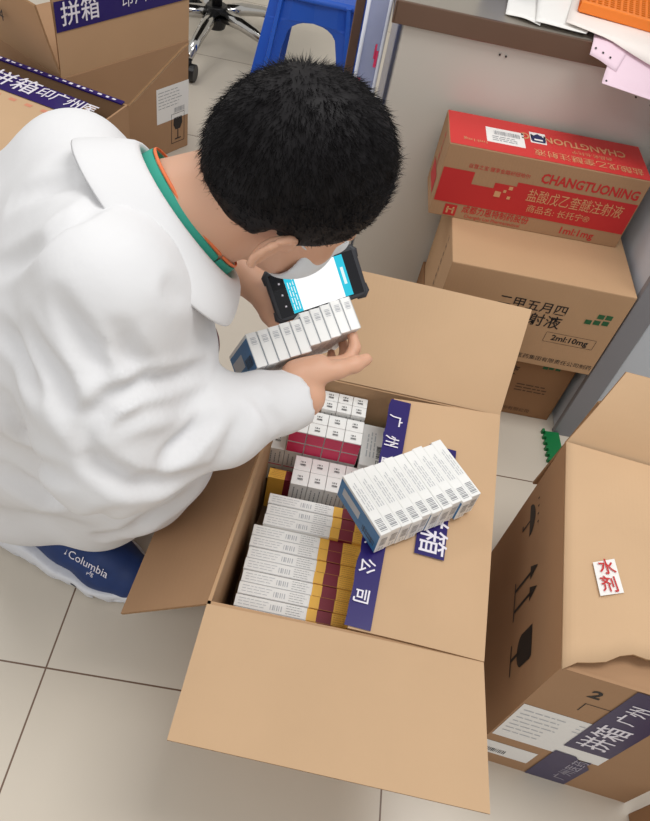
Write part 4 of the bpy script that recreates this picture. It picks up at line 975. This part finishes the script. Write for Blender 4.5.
# collar, shirt collar and orange piping: bands lofted round the neck
def band(name, rows, mats, parent, a0=0.0, a1=2*math.pi, n_=56, thick=.003, smooth=True):
    c = NBp; ax = vnorm(Rn*.84-Dn*.50-Fn*.12); s_ = vnorm(hr-ax*(hr@ax)); b_ = np.cross(ax, s_)
    vs = []; N = n_+1
    for r, h_, lip in rows:
        for i in range(N):
            t_ = a0+(a1-a0)*i/n_; e_ = 1+.05*math.sin(3*t_+1)*lip
            rr = r*e_; vs.append(Vector(c+s_*rr*1.08*math.cos(t_)+b_*rr*math.sin(t_)*0.98+ax*(h_+(.004*math.sin(2*t_)+.013*math.cos(t_-.5))*lip))-O)
    fs = [(k*N+i, k*N+i+1, (k+1)*N+i+1, (k+1)*N+i) for k in range(len(rows)-1) for i in range(n_)]
    o = link(name, mesh_from(name, vs, fs, mats, smooth=smooth), parent)
    md = o.modifiers.new('thickness', 'SOLIDIFY'); md.thickness = thick; md.offset = 0
    sb = o.modifiers.new('soft', 'SUBSURF'); sb.levels = 1; sb.render_levels = 1
    return o
band('coat_collar', [(.082, -.004, 0), (.083, .020, .2), (.086, .030, .3), (.093, .029, .5), (.104, .014, 1), (.117, -.006, 1.3), (.124, -.020, 1.4)], COAT, man, math.pi/2+.35, math.pi/2+2*math.pi-.35)
band('shirt_collar', [(.078, -.01, 0), (.0775, .028, .2), (.0765, .038, .2)], SHIRT, man)
band('orange_piping', [(.0765, .038, .2), (.0755, .042, .2)], ORLINE, man, thick=.002)

# trousers
tr = Field((-0.62, 0.42, 0.02), (0.02, 1.02, 0.56), 0.006)
for hip, knee, ank in (((-.44, .70, .29), (-.185, .62, .40), (-.40, .695, .09)), ((-.47, .83, .30), (-.205, .86, .415), (-.36, .90, .09))): tr.chain([hip, knee, ank], [.085, .060, .045], .02)
field_mesh('trousers', tr, [TROUS], man, O)

# running shoes
NAVY = mat('shoe_blue', srgb(20, 50, 106), 0.6, noise=0.25, nscale=40)
SOLE = mat('shoe_sole', srgb(222, 224, 230), 0.5)
def shoe(name, heel, toe, side):
    heel = np.array(heel, float); toe = np.array(toe, float); ax = vnorm(toe-heel); sd = np.array([-ax[1], ax[0], 0]); L_ = np.linalg.norm(toe-heel); up = np.array([0, 0, 1.])
    s = Field(np.minimum(heel, toe)-.08+[0, 0, .075], np.maximum(heel, toe)+[.08, .08, .19], .0035)
    P3 = lambda a_, b_, c_: heel+ax*a_*L_+sd*b_+up*c_
    s.chain([P3(.10, 0, .062), P3(.45, 0, .058), P3(.72, .0, .048), P3(.9, 0, .042)], [.042, .047, .052, .044], .02); s.cone(P3(.11, 0, .06), P3(.17, 0, .125), .040, .044, .02); s.cone(P3(.45, 0, .085), P3(.2, 0, .12), .037, .042, .02)
    s.d = s.d
    up_o = field_mesh('shoe_upper', s, [NAVY], None, O)
    g = Field(np.minimum(heel, toe)-.09+[0, 0, .06], np.maximum(heel, toe)+.09, .0035)
    g.chain([P3(.07, 0, .026), P3(.45, -.002, .024), P3(.74, .003, .022), P3(.95, 0, .022)], [.066, .060, .062, .042], .02)
    sl, X_, Y_, Z_ = g.region(g.lo, g.lo+g.h*g.n); t_ = ((X_-heel[0])*ax[0]+(Y_-heel[1])*ax[1])
    top = .044+.012*np.cos(t_/L_*4.5); q1 = (Z_-top).astype(np.float32); q2 = (.004-Z_+0*t_).astype(np.float32)
    g.d = np.maximum(np.maximum(g.d, q1), q2)
    for k in range(7):
        for sg in (-1, 1):
            c_ = P3(.04+.145*k, .050*sg, .014); g.ell(c_, (ax, sd, up), (.009, .014, .008), .006, 'sub'); c_ = P3(.04+.145*k+.05, .052*sg, .001); g.ell(c_, (ax, sd, up), (.006, .03, .012), .006, 'sub')
    so_ = field_mesh('shoe_sole', g, [SOLE], None, O)
    return up_o, so_, P3, ax, sd
up_o, so_, P3, ax, sd = shoe('running_shoe', (-.488, .698, 0), (-.212, .598, 0), 1)
up_o.parent = man; so_.parent = up_o; up_o.name = 'running_shoe'; so_.name = 'shoe_sole'
mb = MB(); axv = Vector(ax); c = Vector(P3(.70, -.0, .060)); nrm = Vector((-Vector(sd)*.80+Vector((0, 0, .6))).normalized()); yd_ = nrm.cross(axv)
c = c + nrm*.046
put_text(mb, 'Columbia', .022, c, axv, yd_, off=.0035); put_text(mb, 'pfg', .012, c-yd_*.013+axv*.01, axv, yd_, off=.0035)
for k in range(4): t_ = k*math.pi/2+.78; put_quad(mb, c-axv*.052+axv*.004*math.cos(t_)+yd_*.004*math.sin(t_), axv, yd_, .0045, .0045, .0035)
mb.build('shoe_lettering', INK, up_o, man)
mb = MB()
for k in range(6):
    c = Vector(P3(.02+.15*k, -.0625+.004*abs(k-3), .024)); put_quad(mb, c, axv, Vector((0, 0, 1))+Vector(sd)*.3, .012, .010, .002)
mb.build('sole_recess_shade', mat('sole_dark', srgb(70, 74, 84), 0.7), so_, man)  # recess shade painted as flat dark marks on the sole's side
up2, so2, P3b, ax2, sd2 = shoe('running_shoe', (-.42, .93, 0), (-.16, .89, 0), -1)
up2.parent = man; so2.parent = up2; up2.name = 'running_shoe'; so2.name = 'shoe_sole'

# white face mask over nose and mouth
mk = Field((-0.10, 0.62, 0.66), (0.12, 0.86, 0.90), 0.003)
mk.ell(HL(0, .047, -.095), axh, (.062, .068, .058), .01); mk.cone(HL(0, .098, -.062), HL(0, .118, -.082), .012, .016, .02)
mk.ell(HL(0, .044, -.095), axh, (.056, .062, .054), .004, 'sub'); mk.cut(HL(0, .046, -.08), -hf, .004)
field_mesh('face_mask', mk, [mat('mask_white', srgb(226, 232, 238), 0.7)], man, O)
strap = MB(); strap.tube([Vector(HL(.060, .040, -.060)), Vector(HL(.074, .010, -.040)), Vector(HL(.078, -.012, -.028))], .0012, 6); strap.build('mask_loop', MATS['mask_white'], man, man, smooth=True)

# phone held in the left hand
ph = local_thing('phone'); ph.matrix_world = frame(QC, qa, qb, qn); tag(ph, 'black rugged phone with a lit white and cyan screen, held over the carton', 'phone')
PW, PH = .134, .070
def ring_outline(a, b, c, n=6):
    pts = []
    for qx, qy, t0 in ((1, 1, 0), (-1, 1, 90), (-1, -1, 180), (1, -1, 270)):
        for k in range(n+1): t_ = math.radians(t0+90*k/n); pts.append((qx*(a-c)+c*math.cos(t_), qy*(b-c)+c*math.sin(t_)))
    return pts
def loft(mb, levels):
    n = None
    rows = [[(x, y, z) for x, y in ring_outline(a, b, c)] for a, b, c, z in levels]; n = len(rows[0])
    vs = [p for r_ in rows for p in r_]; fs = [(k*n+i, k*n+(i+1) % n, (k+1)*n+(i+1) % n, (k+1)*n+i) for k in range(len(rows)-1) for i in range(n)]
    fs += [tuple(reversed(range(n))), tuple((len(rows)-1)*n+i for i in range(n))]; mb.add(vs, fs)
RUB = mat('phone_rubber', srgb(44, 46, 52), 0.5)
mb = MB(); loft(mb, [(PW/2-.002, PH/2-.002, .010, -.008), (PW/2+.001, PH/2+.001, .012, -.004), (PW/2+.001, PH/2+.001, .012, .004), (PW/2-.001, PH/2-.001, .011, .0062)]); mb.build('phone_body', RUB, ph)
mb = MB()
for sx in (-1, 1):
    for sy in (-1, 1): mb.tube([(sx*(PW/2-.016), sy*(PH/2+.0002), 0), (sx*(PW/2-.005), sy*(PH/2-.001), 0), (sx*(PW/2-.0005), sy*(PH/2-.006), 0), (sx*(PW/2+.0002), sy*(PH/2-.016), 0)], [.003, .0052, .0052, .003], 8)
mb.build('bumper', RUB, ph, smooth=True)
mb = MB(); put_quad(mb, (0, 0, .006), X, (0, 1, 0), PW-.010, PH-.009, .0004); gls = mb.build('glass', mat('phone_glass', srgb(12, 14, 22), 0.08), ph)
def emit(name, col, st):
    m = bpy.data.materials.new(name); m.use_nodes = True; b = m.node_tree.nodes['Principled BSDF']; b.inputs['Base Color'].default_value = (0, 0, 0, 1)
    b.inputs['Emission Color'].default_value = col; b.inputs['Emission Strength'].default_value = st; b.inputs['Roughness'].default_value = .2; return m
SW0, SW1, SH = -.043, .046, .029
mb = MB(); mb.add([(SW0, -SH, .0072), (SW1, -SH, .0072), (SW1, SH, .0072), (SW0, SH, .0072)], [(0, 1, 2, 3)]); scn = mb.build('screen', emit('screen_white', (1, 1, 1, 1), 1.15), ph)
mb = MB()
for x0, x1 in ((SW0, SW0+.014), (SW1-.012, SW1)): mb.add([(x0, -SH, .0075), (x1, -SH, .0075), (x1, SH, .0075), (x0, SH, .0075)], [(0, 1, 2, 3)])
mb.build('screen_bar', emit('screen_cyan', srgb(40, 205, 232), 1.0), scn)
mb = MB(); put_lines(mb, (SW0+.007, 0, .0077), (0, 1, 0), (-1, 0, 0), .05, .011, 3, seed=3); put_quad(mb, (SW1-.006, .0, .0077), (0, 1, 0), (-1, 0, 0), .024, .004); mb.build('screen_print', emit('screen_pale', (.85, 1, 1, 1), 1.0), scn)
mb = MB()
for yy in (-.016, 0, .016): put_quad(mb, (SW0-.008, yy, .0066), X, (0, 1, 0), .0025, .0025)
mb.build('key_mark', INK, gls)
